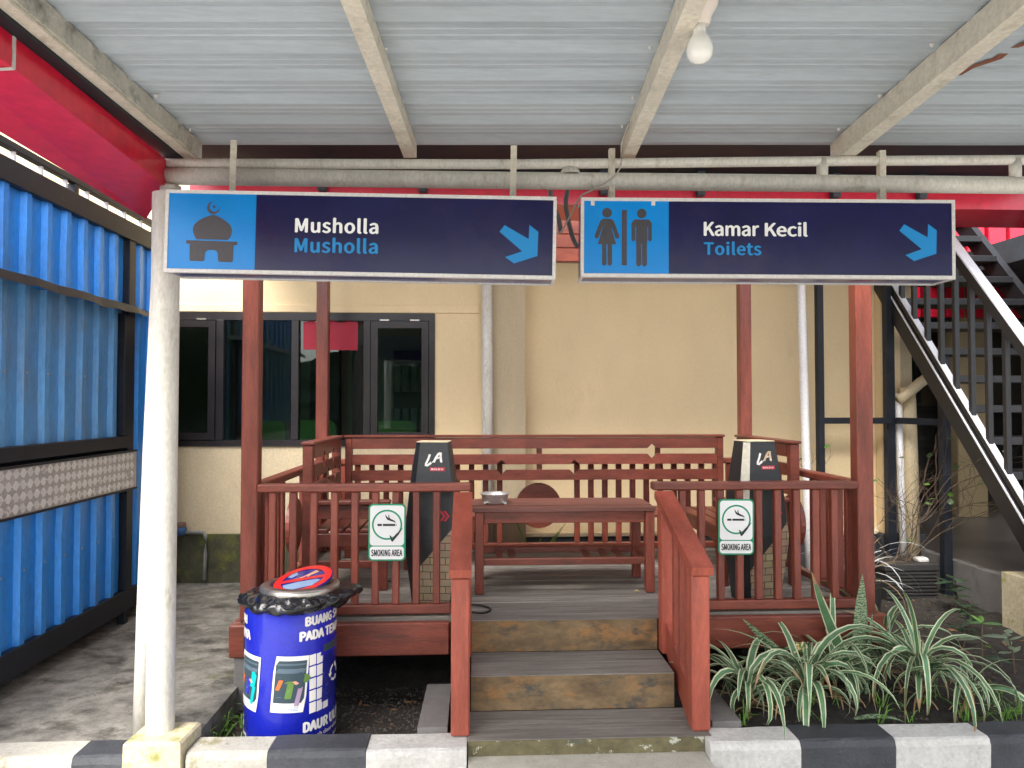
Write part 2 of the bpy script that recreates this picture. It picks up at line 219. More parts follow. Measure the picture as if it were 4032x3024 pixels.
# ------------------------------------------------------------------ mesh helpers
ORIG = {}
def link(o): COL.objects.link(o); return o
def rot_frame(p): # canopy frame -> world
    c, s = math.cos(-YAW), math.sin(-YAW)
    return Vector((p[0] * c - p[1] * s, p[0] * s + p[1] * c, p[2]))
def thing(name, label, cat, base=(0, 0, 0), group=None, canopy=False, rot=None, kind=None):
    o = link(bpy.data.objects.new(name, None)); o.empty_display_size = .1
    base = Vector(base); o.location = rot_frame(base) if canopy else base
    o.rotation_euler = rot if rot else (0, 0, -YAW if canopy else 0)
    ORIG[o.name] = base
    tag(o, label, cat, group, kind); return o
def tag(o, label=None, cat=None, group=None, kind=None):
    if label: o['label'] = label
    if cat: o['category'] = cat
    if group: o['group'] = group
    if kind: o['kind'] = kind
    return o
class MB:
    def __init__(s): s.v = []; s.f = []; s.m = []
    def add(s, vs, fs, mi=0):
        b = len(s.v); s.v += [tuple(p) for p in vs]; s.f += [tuple(b + i for i in f) for f in fs]; s.m += [mi] * len(fs); return s
    def box(s, x0, x1, y0, y1, z0, z1, mi=0):
        return s.add([(x0, y0, z0), (x1, y0, z0), (x1, y1, z0), (x0, y1, z0), (x0, y0, z1), (x1, y0, z1), (x1, y1, z1), (x0, y1, z1)],
                     [(0, 3, 2, 1), (4, 5, 6, 7), (0, 1, 5, 4), (1, 2, 6, 5), (2, 3, 7, 6), (3, 0, 4, 7)], mi)
    def prism(s, poly, axis, a, b, mi=0):
        """extrude a 2-D outline; axis 'y': outline in (x,z); 'x': (y,z); 'z': (x,y)"""
        def P(p, t): return (p[0], t, p[1]) if axis == 'y' else ((t, p[0], p[1]) if axis == 'x' else (p[0], p[1], t))
        n = len(poly); ar = sum(poly[i][0] * poly[(i + 1) % n][1] - poly[(i + 1) % n][0] * poly[i][1] for i in range(n))
        if ar < 0: poly = poly[::-1]
        vs = [P(p, a) for p in poly] + [P(p, b) for p in poly]
        fs = [tuple(range(n)), tuple(range(2 * n - 1, n - 1, -1))] + [(i + n, (i + 1) % n + n, (i + 1) % n, i) for i in range(n)]
        if (axis == 'y') == (a > b): fs = [f[::-1] for f in fs]
        if axis != 'y' and a > b: fs = fs
        return s.add(vs, fs, mi)
    def beam(s, p0, p1, w, h, up=(0, 0, 1), mi=0):
        p0, p1 = Vector(p0), Vector(p1); d = (p1 - p0).normalized(); r = d.cross(Vector(up)).normalized(); u = r.cross(d)
        q = [r * (-w / 2) + u * (-h / 2), r * (w / 2) + u * (-h / 2), r * (w / 2) + u * (h / 2), r * (-w / 2) + u * (h / 2)]
        return s.add([p0 + k for k in q] + [p1 + k for k in q], [(0, 1, 2, 3), (7, 6, 5, 4), (0, 4, 5, 1), (1, 5, 6, 2), (2, 6, 7, 3), (3, 7, 4, 0)], mi)
    def tube(s, pts, r, n=10, caps=True, mi=0):
        pts = [Vector(p) for p in pts]; rs = r if isinstance(r, (list, tuple)) else [r] * len(pts); vs = []; fs = []
        ref = Vector((0, 0, 1)); d0 = (pts[1] - pts[0]).normalized()
        if abs(d0.z) > .9: ref = Vector((1, 0, 0))
        for i, p in enumerate(pts):
            d = (pts[min(i + 1, len(pts) - 1)] - pts[max(i - 1, 0)]).normalized(); a = d.cross(ref).normalized(); b = d.cross(a)
            ref = a.cross(d) if False else ref
            for k in range(n):
                t = 2 * math.pi * k / n; vs.append(p + (a * math.cos(t) + b * math.sin(t)) * rs[i])
        for i in range(len(pts) - 1):
            for k in range(n): fs.append((i * n + k, i * n + (k + 1) % n, (i + 1) * n + (k + 1) % n, (i + 1) * n + k))
        if caps: fs.append(tuple(range(n - 1, -1, -1))); fs.append(tuple((len(pts) - 1) * n + k for k in range(n)))
        return s.add(vs, fs, mi)
    def lathe(s, prof, c=(0, 0, 0), n=32, mi=0):
        vs = []; fs = []
        for r, z in prof:
            for k in range(n): t = 2 * math.pi * k / n; vs.append((c[0] + r * math.cos(t), c[1] + r * math.sin(t), c[2] + z))
        for i in range(len(prof) - 1):
            for k in range(n): fs.append((i * n + k, i * n + (k + 1) % n, (i + 1) * n + (k + 1) % n, (i + 1) * n + k))
        return s.add(vs, fs, mi)
    def build(s, name, mats, parent=None, smooth=False, origin=None, recalc=True):
        """vertices are given in the thing's frame; the object's origin is put at `origin` (default: its parent's)"""
        me = bpy.data.meshes.new(name)
        o0 = Vector(origin) if origin is not None else (ORIG[parent.name] if parent else Vector((0, 0, 0)))
        me.from_pydata([tuple(Vector(p) - o0) for p in s.v], [], s.f)
        if not isinstance(mats, (list, tuple)): mats = [mats]
        for k in mats: me.materials.append(M[k] if isinstance(k, str) else k)
        me.polygons.foreach_set('material_index', s.m)
        if recalc:
            bm = bmesh.new(); bm.from_mesh(me); bmesh.ops.recalc_face_normals(bm, faces=bm.faces); bm.to_mesh(me); bm.free()
        if smooth: me.polygons.foreach_set('use_smooth', [True] * len(me.polygons))
        o = link(bpy.data.objects.new(name, me))
        if parent: o.parent = parent; o.location = o0 - ORIG[parent.name]
        else: o.location = o0
        ORIG[o.name] = o0; return o
_bc = {}
def bmeshbox(sx, sy, sz, bev, mat):
    k = (round(sx, 4), round(sy, 4), round(sz, 4), bev, mat)
    if k in _bc: return _bc[k]
    me = bpy.data.meshes.new('block'); bm = bmesh.new(); bmesh.ops.create_cube(bm, size=1)
    for v in bm.verts: v.co = (v.co.x * sx, v.co.y * sy, v.co.z * sz)
    b = min(bev, min(sx, sy, sz) * .3)
    if b > 0: bmesh.ops.bevel(bm, geom=bm.edges[:], offset=b, segments=1, affect='EDGES', profile=.5)
    bm.to_mesh(me); bm.free(); me.materials.append(M[mat]); _bc[k] = me; return me
def blk(name, x0, x1, y0, y1, z0, z1, mat, parent=None, bev=.003, rot=None):
    """one bevelled block as an object of its own (meshes shared between blocks of one size)"""
    c = Vector(((x0 + x1) / 2, (y0 + y1) / 2, (z0 + z1) / 2))
    o = link(bpy.data.objects.new(name, bmeshbox(abs(x1 - x0), abs(y1 - y0), abs(z1 - z0), bev, mat)))
    if parent: o.parent = parent; o.location = c - ORIG[parent.name]
    else: o.location = c
    if rot: o.rotation_euler = rot
    ORIG[o.name] = c; return o
def slant(name, p0, p1, w, h, mat, parent, up=(0, 0, 1)):
    c = (Vector(p0) + Vector(p1)) / 2
    return MB().beam(p0, p1, w, h, up).build(name, mat, parent, origin=c)
def copy_tree(o, loc, rotz=None, label=None, group=None):
    c = link(o.copy()); c.location = loc
    if rotz is not None: c.rotation_euler.z = rotz
    if label: c['label'] = label
    if group: c['group'] = group
    for ch in [x for x in bpy.data.objects if x.parent == o]:
        d = link(ch.copy()); d.parent = c
        for g in [x for x in bpy.data.objects if x.parent == ch]: e = link(g.copy()); e.parent = d
    return c
try:      # Blender's own bundled sans-serif; the built-in face is used if it is missing
    import os
    SANS = bpy.data.fonts.load(os.path.join(bpy.utils.system_resource('DATAFILES'), 'fonts', 'Noto Sans CJK Regular.woff2'))
except Exception:
    SANS = None
def text_polys(s, bold=0.0, spacing=1.0):
    """lettering as flat triangles, normalised so that height of a capital = 1"""
    cu = bpy.data.curves.new('lettering', 'FONT'); cu.body = s; cu.size = 1; cu.space_character = spacing; cu.resolution_u = 3; cu.fill_mode = 'FRONT'
    if SANS: cu.font = SANS
    o = link(bpy.data.objects.new('lettering_tmp', cu)); bpy.context.view_layer.update()
    me = bpy.data.meshes.new_from_object(o.evaluated_get(bpy.context.evaluated_depsgraph_get()))
    v0 = [(v.co.x, v.co.y) for v in me.vertices]; f0 = [tuple(p.vertices) for p in me.polygons]; vs = []; fs = []
    sh = [(0, 0)] if bold <= 0 else [(0, 0), (bold, 0), (-bold, 0), (0, bold * .6), (0, -bold * .6), (bold * .5, 0), (-bold * .5, 0)]
    for li, (dx, dy) in enumerate(sh):     # heavier strokes: the same letters stacked a hair apart, each shifted a little
        b = len(vs); vs += [(x + dx, y + dy, li) for x, y in v0]; fs += [tuple(b + i for i in f) for f in f0]
    bpy.data.objects.remove(o); bpy.data.curves.remove(cu); bpy.data.meshes.remove(me); return vs, fs
def fit(vs, x0, x1, z0, z1):
    xa = min(p[0] for p in vs); xb = max(p[0] for p in vs); ya = min(p[1] for p in vs); yb = max(p[1] for p in vs)
    return [(x0 + (p[0] - xa) / (xb - xa) * (x1 - x0), z0 + (p[1] - ya) / (yb - ya) * (z1 - z0), p[2]) for p in vs]
def letter(name, s, x0, x1, z0, z1, y, mat, parent, bold=.02, spacing=1.0, slantx=0):
    vs, fs = text_polys(s, bold, spacing); vs = fit(vs, x0, x1, z0, z1)
    mb = MB().add([(p[0] + slantx * (p[1] - z0), y - p[2] * .00015, p[1]) for p in vs], fs)
    return mb.build(name, mat, parent, recalc=False)
def arc(cx, cz, r, a0, a1, n=12, rz=None):
    rz = rz or r
    return [(cx + r * math.cos(R(a0 + (a1 - a0) * i / n)), cz + rz * math.sin(R(a0 + (a1 - a0) * i / n))) for i in range(n + 1)]
def rrect(x0, x1, z0, z1, r, n=5):
    return arc(x1 - r, z0 + r, r, -90, 0, n) + arc(x1 - r, z1 - r, r, 0, 90, n) + arc(x0 + r, z1 - r, r, 90, 180, n) + arc(x0 + r, z0 + r, r, 180, 270, n)
def ring(mb, cx, cz, r0, r1, y, n=40, mi=0):
    vs = []; fs = []
    for k in range(n):
        t = 2 * math.pi * k / n; c, s_ = math.cos(t), math.sin(t); vs += [(cx + r0 * c, y, cz + r0 * s_), (cx + r1 * c, y, cz + r1 * s_)]
    for k in range(n): a = 2 * k; b = 2 * ((k + 1) % n); fs.append((a, b, b + 1, a + 1))
    return mb.add(vs, fs, mi)

# ------------------------------------------------------------------ the setting
def struct(name, mb, mat, label=None, smooth=False):
    o = mb.build(name, mat, smooth=smooth); o['kind'] = 'structure'
    if label: o['label'] = label
    return o
struct('road', MB().add([(-200, -200, -.13), (200, -200, -.13), (200, 200, -.13), (-200, 200, -.13)], [(0, 1, 2, 3)]), 'road', 'pale concrete road in front of the kerb')
def heightgrid(x0, x1, y0, y1, nx, ny, fz):
    mb = MB(); vs = []; fs = []
    for j in range(ny + 1):
        for i in range(nx + 1):
            x = x0 + (x1 - x0) * i / nx; y = y0 + (y1 - y0) * j / ny; vs.append((x, y, fz(x, y)))
    for j in range(ny):
        for i in range(nx): a = j * (nx + 1) + i; fs.append((a, a + 1, a + nx + 2, a + nx + 1))
    return mb.add(vs, fs)
def alley_z(x, y): return .055 + .012 * mnoise.noise((x * 1.3, y * 1.3, 0)) + .006 * mnoise.noise((x * 7, y * 7, 3)) + max(0, y - 5.2) * .08
al = heightgrid(-6.5, -1.12, 3.0, 5.56, 110, 60, alley_z)
al.box(-6.5, -1.125, 3.005, 5.55, -.2, .035)
al.box(-1.16, -1.105, 3.01, 3.56, -.2, .062)
struct('alley_floor', al, 'alley', 'mossy concrete alley floor beside the blue kiosk')
def soil_z(x, y):
    b = -.045 if x < .4 else .015
    if .2 < x < 1.0: b = -.045 + (x - .2) / .8 * .06
    return b + .022 * mnoise.noise((x * 3, y * 3, 1)) + .014 * mnoise.noise((x * 11, y * 11, 5)) + .008 * mnoise.noise((x * 27, y * 27, 9)) - (.05 if -1.1 < x < 1.9 and y > 3.6 else 0)
struct('soil_bed', heightgrid(-1.10, 6.0, 3.0, 5.74, 240, 100, soil_z), 'soil', 'dark garden soil around and under the pavilion', True)
ap = MB(); ap.prism([(-.03, 2.955), (-.03, 1.2), (.90, 1.2), (.90, 2.955)], 'z', -.2, 0)
struct('apron', ap, 'apron', 'pale concrete apron before the wooden steps')
struct('corridor_floor', MB().box(3.45, 9, 4.505, 9, -.2, .25), 'tile', 'grey tiled corridor floor behind the steel stair')
# kerb: painted blocks, each a piece of the kerb
kb = thing('kerb', 'black and white painted concrete kerb along the front', None, (0, 2.93, -.13), kind='structure')
def kerb_run(xs, mats, slopes):
    for (a, b), mt in zip(xs, mats):
        mb = MB(); j = [rnd.uniform(-.004, .004) for _ in range(4)]
        # slightly rounded top edges
        pr = [(2.862 + j[0], -.14), (2.858 + j[0], .035 + j[1]), (2.866, .056 + j[1]), (2.878, .062 + j[1]), (3.0 + j[2], .062 + j[1]), (3.012 + j[2], .05), (3.012 + j[2], -.14)]
        ns = 6; vs = []; fs = []; n = len(pr)
        for i in range(ns + 1):
            x = a + (b - a) * i / ns
            for k, (y, z) in enumerate(pr):
                w = .0035 if 0 < k < 6 else 0
                vs.append((x + (slopes if y > 2.9 else 0) * (-1 if x < 0 else 1) * 0, y + w * mnoise.noise((x * 9, y * 9, z * 30 + k)), z + w * mnoise.noise((x * 8 + 5, k, 2))))
        for i in range(ns):
            for k in range(n): fs.append((i * n + k, i * n + (k + 1) % n, (i + 1) * n + (k + 1) % n, (i + 1) * n + k))
        fs += [tuple(range(n)), tuple(ns * n + k for k in range(n - 1, -1, -1))]
        mb.add(vs, fs).build('kerb_block', mt, kb, origin=((a + b) / 2, 2.93, 0))
kerb_run([(-2.5, -2.02), (-2.018, -1.50), (-1.498, -1.312)], ['kerb_black', 'kerb_mossy', 'kerb_black'], 0)
kerb_run([(-1.084, -.785), (-.783, -.418), (-.416, -.036)], ['kerb_mossy', 'kerb_black', 'kerb_white'], 0)
kerb_run([(.905, 1.262), (1.264, 1.64), (1.642, 2.025), (2.027, 2.41), (2.412, 2.8)], ['kerb_white', 'kerb_black', 'kerb_white', 'kerb_black', 'kerb_white'], 0)

# ------------------------------------------------------------------ cream building with the dark windows
bd = thing('cream_building', 'cream painted building with a long dark framed window behind the pavilion', 'building', (0, 5.6, 0))
WX0, WX1, WZ0, WZ1, WY = -2.75, -.31, 1.06, 2.045, 5.55
w = MB(); w.box(-7, WX0, WY, 5.72, .42, 3.7); w.box(WX1, .045, WY, 5.72, .42, 3.7); w.box(WX0, WX1, WY, 5.72, WZ1, 3.7)
w.build('wall', 'cream', bd)
MB().box(WX0, WX1, WY, 5.72, .42, WZ0).build('wall', 'cream_low', bd)['label'] = 'stained lower wall under the window'
blk('wall_moulding', -7, .02, WY - .014, WY + .01, WZ1 + .004, WZ1 + .062, 'cream', bd, .004)
mossw = heightgrid(-7, .04, 0, 1, 160, 10, lambda x, y: 0)
mossw.v = [(x, 5.49 + .016 * mnoise.noise((x * 4, y * 4, 0)) + .01 * mnoise.noise((x * 15, y * 8, 0)), -.1 + y * .525 + .012 * mnoise.noise((x * 6, 0, 4)) * y) for x, y, z in mossw.v]
b0 = len(mossw.v); top = [v for v in mossw.v if v[2] > .39]; 
mossw.box(-7, .04, 5.5, 5.6, -.1, .418)
mossw.build('mossy_plinth', 'moss', bd, True)['label'] = 'mossy dark green concrete plinth at the wall foot'
blk('pilaster', .047, .372, 5.56, 5.74, -.1, 3.7, 'cream_shaded', bd, .004)
MB().box(.374, 3.17, 5.75, 5.9, .375, 3.7).build('wall', 'cream', bd)['label'] = 'plain recessed cream wall behind the pavilion'
MB().box(.374, 3.17, 5.735, 5.9, -.1, .345).build('dado', 'dado', bd)
blk('dado_ledge', .374, 3.17, 5.715, 5.80, .345, .377, 'cream_low', bd, .004)
blk('corner_column', 3.172, 3.33, 5.66, 5.95, .36, 3.7, 'cream', bd, .006)
blk('corner_column', 3.332, 3.47, 5.74, 5.95, .36, 3.7, 'cream_shaded', bd, .006)
blk('column_foot', 3.15, 3.5, 5.64, 5.97, -.1, .358, 'dado', bd, .004)
# window: outer frame, mullions, two sashes, panes
wf = MB(); fy0, fy1 = 5.535, 5.60
wf.box(WX0, WX1, fy0, fy1, WZ1 - .055, WZ1); wf.box(WX0, WX1, fy0, fy1, WZ0, WZ0 + .045); wf.box(WX1 - .045, WX1, fy0 + .002, fy1, WZ0 + .045, WZ1 - .055)
frame = wf.build('window_frame', 'window_frame', bd)
for mx in (-1.885, -1.339, -.812): blk('mullion', mx - .027, mx + .027, fy0 - .004, fy1, WZ0 + .045, WZ1 - .055, 'window_frame', frame)
def sash(x0, x1):
    m = MB(); y0, y1 = fy0 - .012, fy0 + .03; z0, z1 = WZ0 + .05, WZ1 - .06; t = .05
    m.box(x0, x1, y0, y1, z1 - t, z1); m.box(x0, x1, y0, y1, z0, z0 + t); m.box(x0, x0 + t, y0, y1, z0 + t, z1 - t); m.box(x1 - t, x1, y0, y1, z0 + t, z1 - t)
    m.build('sash', 'window_frame', frame)
    for hx in (x0 + .1, x1 - .1): blk('hinge', hx - .035, hx + .035, y0 - .005, y0 + .01, z1 + .002, z1 + .014, 'steel', frame, .001)
sash(-.782, -.358); sash(-2.5, -1.915)
for a, b in ((-2.45, -1.965), (-1.858, -1.366), (-1.312, -.839), (-.732, -.408)):
    blk('pane', a - .01, b + .01, 5.563, 5.569, WZ0 + .04, WZ1 - .05, 'glass', frame, 0)
ps = MB(); poly = [(-1.285, 1.775), (-.885, 1.77), (-.883, 1.985)]
x = -.90
while x > -1.27: poly.append((x, 1.985 + rnd.uniform(-.012, .012))); x -= rnd.uniform(.012, .03)
poly.append((-1.285, 1.98)); ps.prism(poly, 'y', 5.5595, 5.5612).build('window_film', 'poster', bd)['label'] = 'red film sheet with ragged top edge on the window glass'
rm = MB(); rm.add([(-3.4, 5.72, 0), (.2, 5.72, 0), (.2, 8.6, 0), (-3.4, 8.6, 0), (-3.4, 5.72, 2.7), (.2, 5.72, 2.7), (.2, 8.6, 2.7), (-3.4, 8.6, 2.7)], [(0, 1, 2, 3), (4, 7, 6, 5), (1, 5, 6, 2), (2, 6, 7, 3), (3, 7, 4, 0)])
rm.build('room', 'room', bd, recalc=False)
for x0, x1, y, z1 in ((-2.75, -2.45, 8.55, 2.1), (-1.9, -1.55, 8.55, 2.05), (-1.42, -1.2, 8.55, 2.05)):
    blk('door', x0, x1, y, y + .04, 0, z1, 'room_dark', bd)
blk('cupboard', -.9, -.05, 8.1, 8.5, 0, 1.95, 'room_dark', bd)
for k in range(9): blk('binder', -.88 + k * .09, -.82 + k * .09, 7.98, 8.09, 1.5, 1.78, 'room_white', bd); 
for k in range(9): blk('binder', -.88 + k * .09, -.82 + k * .09, 7.98, 8.09, 1.05, 1.32, 'room_white', bd)
for cx, cy in ((-1.95, 6.7), (-1.5, 6.75), (-.75, 6.5)):
    c = thing('office_chair', {-1.95: 'green plastic chair back seen dimly through the second pane', -1.5: 'green chair right of the front post, behind dark glass', -.75: 'green chair behind the rightmost window pane'}[cx], 'chair', (cx, cy, 0), 'green chairs in the office')
    mb = MB()
    mb.prism(rrect(cx - .2, cx + .2, .78, 1.22, .08), 'y', cy + .2, cy + .24); mb.build('backrest', 'room_green', c)
    blk('seat', cx - .22, cx + .22, cy - .22, cy + .2, .42, .46, 'room_green', c)
    for sx in (-.19, .19):
        for sy in (-.19, .19): blk('leg', cx + sx - .015, cx + sx + .015, cy + sy - .015, cy + sy + .015, 0, .42, 'room_dark', c)
        blk('back_upright', cx + sx * .6 - .012, cx + sx * .6 + .012, cy + .2, cy + .23, .46, .8, 'room_green', c)
tb = thing('office_table', 'dark office table with papers behind the right pane', 'table', (-.5, 6.9, 0))
blk('table_top', -1.0, -.05, 6.9, 7.5, .98, 1.02, 'room_dark', tb)
for sx in (-.97, -.09): blk('leg', sx - .03, sx + .03, 6.95, 7.45, 0, .98, 'room_dark', tb)
blk('paper_pile', -.5, -.25, 6.95, 7.2, 1.02, 1.10, 'room_white', tb)

# unseen hedge, added behind the camera to darken reflections in the panes
hd = MB(); vs = []; fs = []; nx, nz = 120, 16
for j in range(nz + 1):
    for i in range(nx + 1):
        x = -18 + 36 * i / nx; z = -.13 + 3.0 * j / nz * (1 + .25 * mnoise.noise((x * .5, 0, 0))); vs.append((x, -10 + .8 * mnoise.noise((x * .8, z * .8, 0)) + .35 * mnoise.noise((x * 3, z * 3, 4)) - z * .25, z))
for j in range(nz):
    for i in range(nx): a = j * (nx + 1) + i; fs.append((a, a + 1, a + nx + 2, a + nx + 1))
hd.add(vs, fs); o = hd.build('hedge', 'leaf_dark', origin=(0, -10, -.13), recalc=False); tag(o, 'unseen dark green hedge added behind the camera, mirrored in the windows', 'hedge')
# drain pipes, water meter
o = MB().tube([(.082, 5.49, -.05), (.080, 5.49, 1.5), (.072, 5.49, 3.4)], .04, 18).build('drain_pipe', 'pipe_white', smooth=True, origin=(.08, 5.49, 0))
tag(o, 'thick white drain pipe running down beside the shaded pilaster', 'pipe')
o = MB().tube([(2.375, 5.32, 2.9), (2.39, 5.32, 1.9), (2.41, 5.31, .7), (2.42, 5.30, -.02)], .03, 18).build('pvc_pipe', 'white_pvc', smooth=True, origin=(2.42, 5.3, 0))
tag(o, 'slim new white plastic pipe leaning beside the black post', 'pipe')
o = MB().tube([(3.355, 5.585, .0), (3.35, 5.585, .8), (3.335, 5.585, 1.5)], .058, 16).build('downpipe', 'cream_pvc', smooth=True, origin=(3.355, 5.585, 0))
tag(o, 'thick cream downpipe standing behind the twiggy bush', 'pipe')
o = MB().tube([(3.262, 5.54, .0), (3.235, 5.54, 1.45)], .026, 12).build('downpipe', 'white_pvc', smooth=True, origin=(3.262, 5.54, 0))
tag(o, 'thin grimy white pipe just left of the thick cream downpipe', 'pipe')
o = MB().tube([(3.21, 5.49, 1.40), (3.30, 5.50, 1.46), (3.40, 5.53, 1.53), (3.52, 5.56, 1.60)], .040, 14).build('branch_pipe', 'cream_pvc', smooth=True, origin=(3.3, 5.5, 1.45))
tag(o, 'short cream pipe branch sloping up across the downpipe top', 'pipe')
wm = thing('water_meter', 'small blue water meter with rusty lid on the mossy plinth', 'water meter', (-2.13, 5.46, .425))
m = MB(); m.lathe([(0, 0), (.035, 0), (.045, .02), (.045, .055), (.035, .06)], (-2.13, 5.47, .425), 16); m.build('body', 'meter_blue', wm, True)
m = MB(); m.lathe([(.037, .06), (.04, .065), (.04, .09), (.0, .093)], (-2.13, 5.47, .425), 16); m.build('lid', 'meter_lid', wm, True)
m = MB(); m.tube([(-2.09, 5.46, .445), (-1.99, 5.455, .45), (-1.955, 5.45, .445), (-1.942, 5.45, .42), (-1.942, 5.45, .30), (-1.948, 5.45, .11)], .012, 10); m.build('supply_pipe', 'grey_pvc', wm, True)

# ------------------------------------------------------------------ right: annex corridor, steel stair, black frame
ax = thing('annex_building', 'dim annex with stone clad wall and cream columns behind the stair', 'building', (5, 8, 0))
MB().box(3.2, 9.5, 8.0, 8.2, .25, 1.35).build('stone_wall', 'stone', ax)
MB().box(3.2, 9.5, 8.002, 8.2, 1.35, 3.0).build('wall', 'annex_wall_shaded', ax)
MB().box(7.4, 7.6, 5.9, 8.0, .25, 2.55).build('wall', 'annex_wall_shaded', ax)  # unseen end wall, added to darken the corridor
MB().box(3.34, 3.5, 5.96, 8.0, .25, 3.0).build('wall', 'cream_shaded', ax)
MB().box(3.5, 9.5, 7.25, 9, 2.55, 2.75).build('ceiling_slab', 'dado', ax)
MB().box(4.45, 9.5, 4.3, 7.245, 2.55, 2.75).build('ceiling_slab', 'dado', ax)  # unseen slab, added to keep sky light off the corridor
MB().box(4.45, 9.5, 4.3, 4.45, -.1, 2.549).build('wall', 'annex_wall_shaded', ax)  # unseen front wall, added to block light from the corridor
blk('column', 4.75, 5.05, 7.1, 7.4, .25, 2.55, 'annex_column_shaded', ax, .01)
blk('column', 6.6, 6.9, 7.1, 7.4, .25, 2.55, 'annex_column_shaded', ax, .01)
af = MB(); af.box(4.0, 4.9, 7.94, 7.99, 1.38, 1.42); af.box(4.0, 4.9, 7.94, 7.99, 2.2, 2.24)
for x in (4.0, 4.28, 4.58, 4.86): af.box(x, x + .04, 7.945, 7.995, 1.42, 2.2)
wfr = af.build('window_frame', 'window_frame', ax)
for x in (4.04, 4.32, 4.62): blk('pane', x, x + .24, 7.975, 7.985, 1.42, 2.2, 'glass', wfr, 0)
MB().box(3.375, 3.448, 4.40, 5.50, -.1, .262).build('edge_beam', 'concrete', ax)
MB().box(3.45, 4.4, 4.40, 4.50, -.1, .262).build('edge_beam', 'concrete', ax)
rw = thing('red_cladding', 'bright red ribbed cladding seen between the stair bars', 'cladding', (5.5, 7.0, 2.2))
for k in range(16): blk('panel', 3.52 + k * .22, 3.70 + k * .22, 7.05, 7.12, 2.22, 4.0, 'red_panel', rw, .006)
blk('backing', 3.51, 7.1, 7.125, 7.16, 2.2, 4.0, 'black_gap', rw, .004)

st = thing('steel_stair', 'black steel stair with bars climbing away at the right edge', 'stair', (3.6, 3.4, 0))
SX0, SX1 = 3.20, 4.25
def sz(y): return .867 + (y - 4.33) * 1.12       # top of the left stringer
y0, y1 = 3.62, 6.9
for sx, nm in ((SX0, 'stringer'), (SX1, 'stringer')):
    slant(nm, (sx, y0, sz(y0) - .07), (sx, y1, sz(y1) - .07), .06, .14, 'stair_black', st)
slant('bottom_rail', (SX0 - .005, y0, sz(y0) + .075), (SX0 - .005, y1, sz(y1) + .075), .045, .03, 'stair_black', st)
slant('handrail', (SX0 - .005, y0, sz(y0) + 1.02), (SX0 - .005, y1, sz(y1) + 1.02), .07, .06, 'stair_black', st)
slant('handrail_sheen', (SX0 - .005, y0, sz(y0) + 1.072), (SX0 - .005, y1, sz(y1) + 1.072), .066, .012, 'stair_sheen', st)  # this and the next two strips: painted sky highlight on black steel
slant('stringer_sheen', (SX0 - .004, y0, sz(y0) + .009), (SX0 - .004, y1, sz(y1) + .009), .062, .012, 'stair_sheen', st)
slant('rail_sheen', (SX0 - .005, y0, sz(y0) + .104), (SX0 - .005, y1, sz(y1) + .104), .043, .008, 'stair_sheen', st)
slant('handrail', (SX1, y0, sz(y0) + 1.02), (SX1, y1, sz(y1) + 1.02), .06, .05, 'stair_black', st)
k = 0; y = y0 + .08
while y < y1:
    blk('baluster', SX0 - .02, SX0 + .012, y - .016, y + .016, sz(y) + .02, sz(y) + 1.0, 'stair_black', st, .002)
    y += .155
y = y0 + .1
while y < y1:
    z = sz(y) - .03; blk('tread', SX0 + .035, SX1 - .035, y - .10, y + .14, z - .05, z, 'stair_black', st, .004); y += .18
pl = thing('stair_column', 'white pipe column on a cream plinth under the stair', 'column', (3.36, 4.26, 0))
MB().box(3.20, 3.52, 4.10, 4.398, -.1, .35).build('plinth', 'plinth', pl)
MB().tube([(3.36, 4.26, .35), (3.36, 4.26, .62)], .055, 18).build('pipe', 'pipe_white', pl, True)
fr = thing('black_frame', 'black steel post frame with a rail behind the pavilion corner', 'frame', (2.9, 5.45, 0))
blk('post', 2.56, 2.61, 5.44, 5.49, -.1, 2.7, 'dark_metal', fr); blk('post', 3.125, 3.19, 5.50, 5.56, -.1, 2.75, 'dark_metal', fr)
blk('post', 3.30, 3.36, 5.10, 5.16, -.1, 1.72, 'dark_metal', fr)
blk('rail', 2.612, 3.123, 5.445, 5.485, 1.222, 1.268, 'dark_metal', fr)
slant('rail', (3.19, 5.48, 1.245), (3.33, 5.165, 1.24), .04, .046, 'dark_metal', fr)

# ------------------------------------------------------------------ blue kiosk on the left
ki = thing('blue_kiosk', 'blue corrugated metal kiosk with black frame and chequer plate shelf', 'kiosk', (-3, 4, .05))
KX = -2.1
def rib_sheet(y0, y1, z0, z1, mat, pitch=.17, depth=.026, wid=.05):
    """vertical trapezoid ribs standing proud towards the alley"""
    pr = [(KX - .03, y0)]; y = y0 + .05
    while y + wid + .03 < y1:
        pr += [(KX - .03, y), (KX - .03 + depth, y + .012), (KX - .03 + depth, y + wid), (KX - .03, y + wid + .012)]
        y += pitch
    pr.append((KX - .03, y1)); vs = []; fs = []; nz = 9
    for (x, yy) in pr:
        for k in range(nz):
            z = z0 + (z1 - z0) * k / (nz - 1); vs.append((x + .004 * mnoise.noise((yy * 4, z * 3, 2)) - .004 * max(0, mnoise.noise((yy * 9, z * 8, 7))), yy + .004 * mnoise.noise((yy * 3, z * 2, 5)), z + (.008 * mnoise.noise((yy * 9, 1, 1)) if k == 0 else 0)))
    for i in range(len(pr) - 1):
        for k in range(nz - 1): a = i * nz + k; fs.append((a, a + nz, a + nz + 1, a + 1))
    return MB().add(vs, fs).build('wall_sheet', mat, ki)
rib_sheet(2.3, 4.55, .24, .87, 'kiosk_blue'); rib_sheet(2.3, 4.55, 1.16, 1.93, 'kiosk_blue_dull'); rib_sheet(2.3, 4.55, 1.93, 2.40, 'kiosk_blue')
rib_sheet(4.66, 5.2, .24, 2.40, 'kiosk_blue')
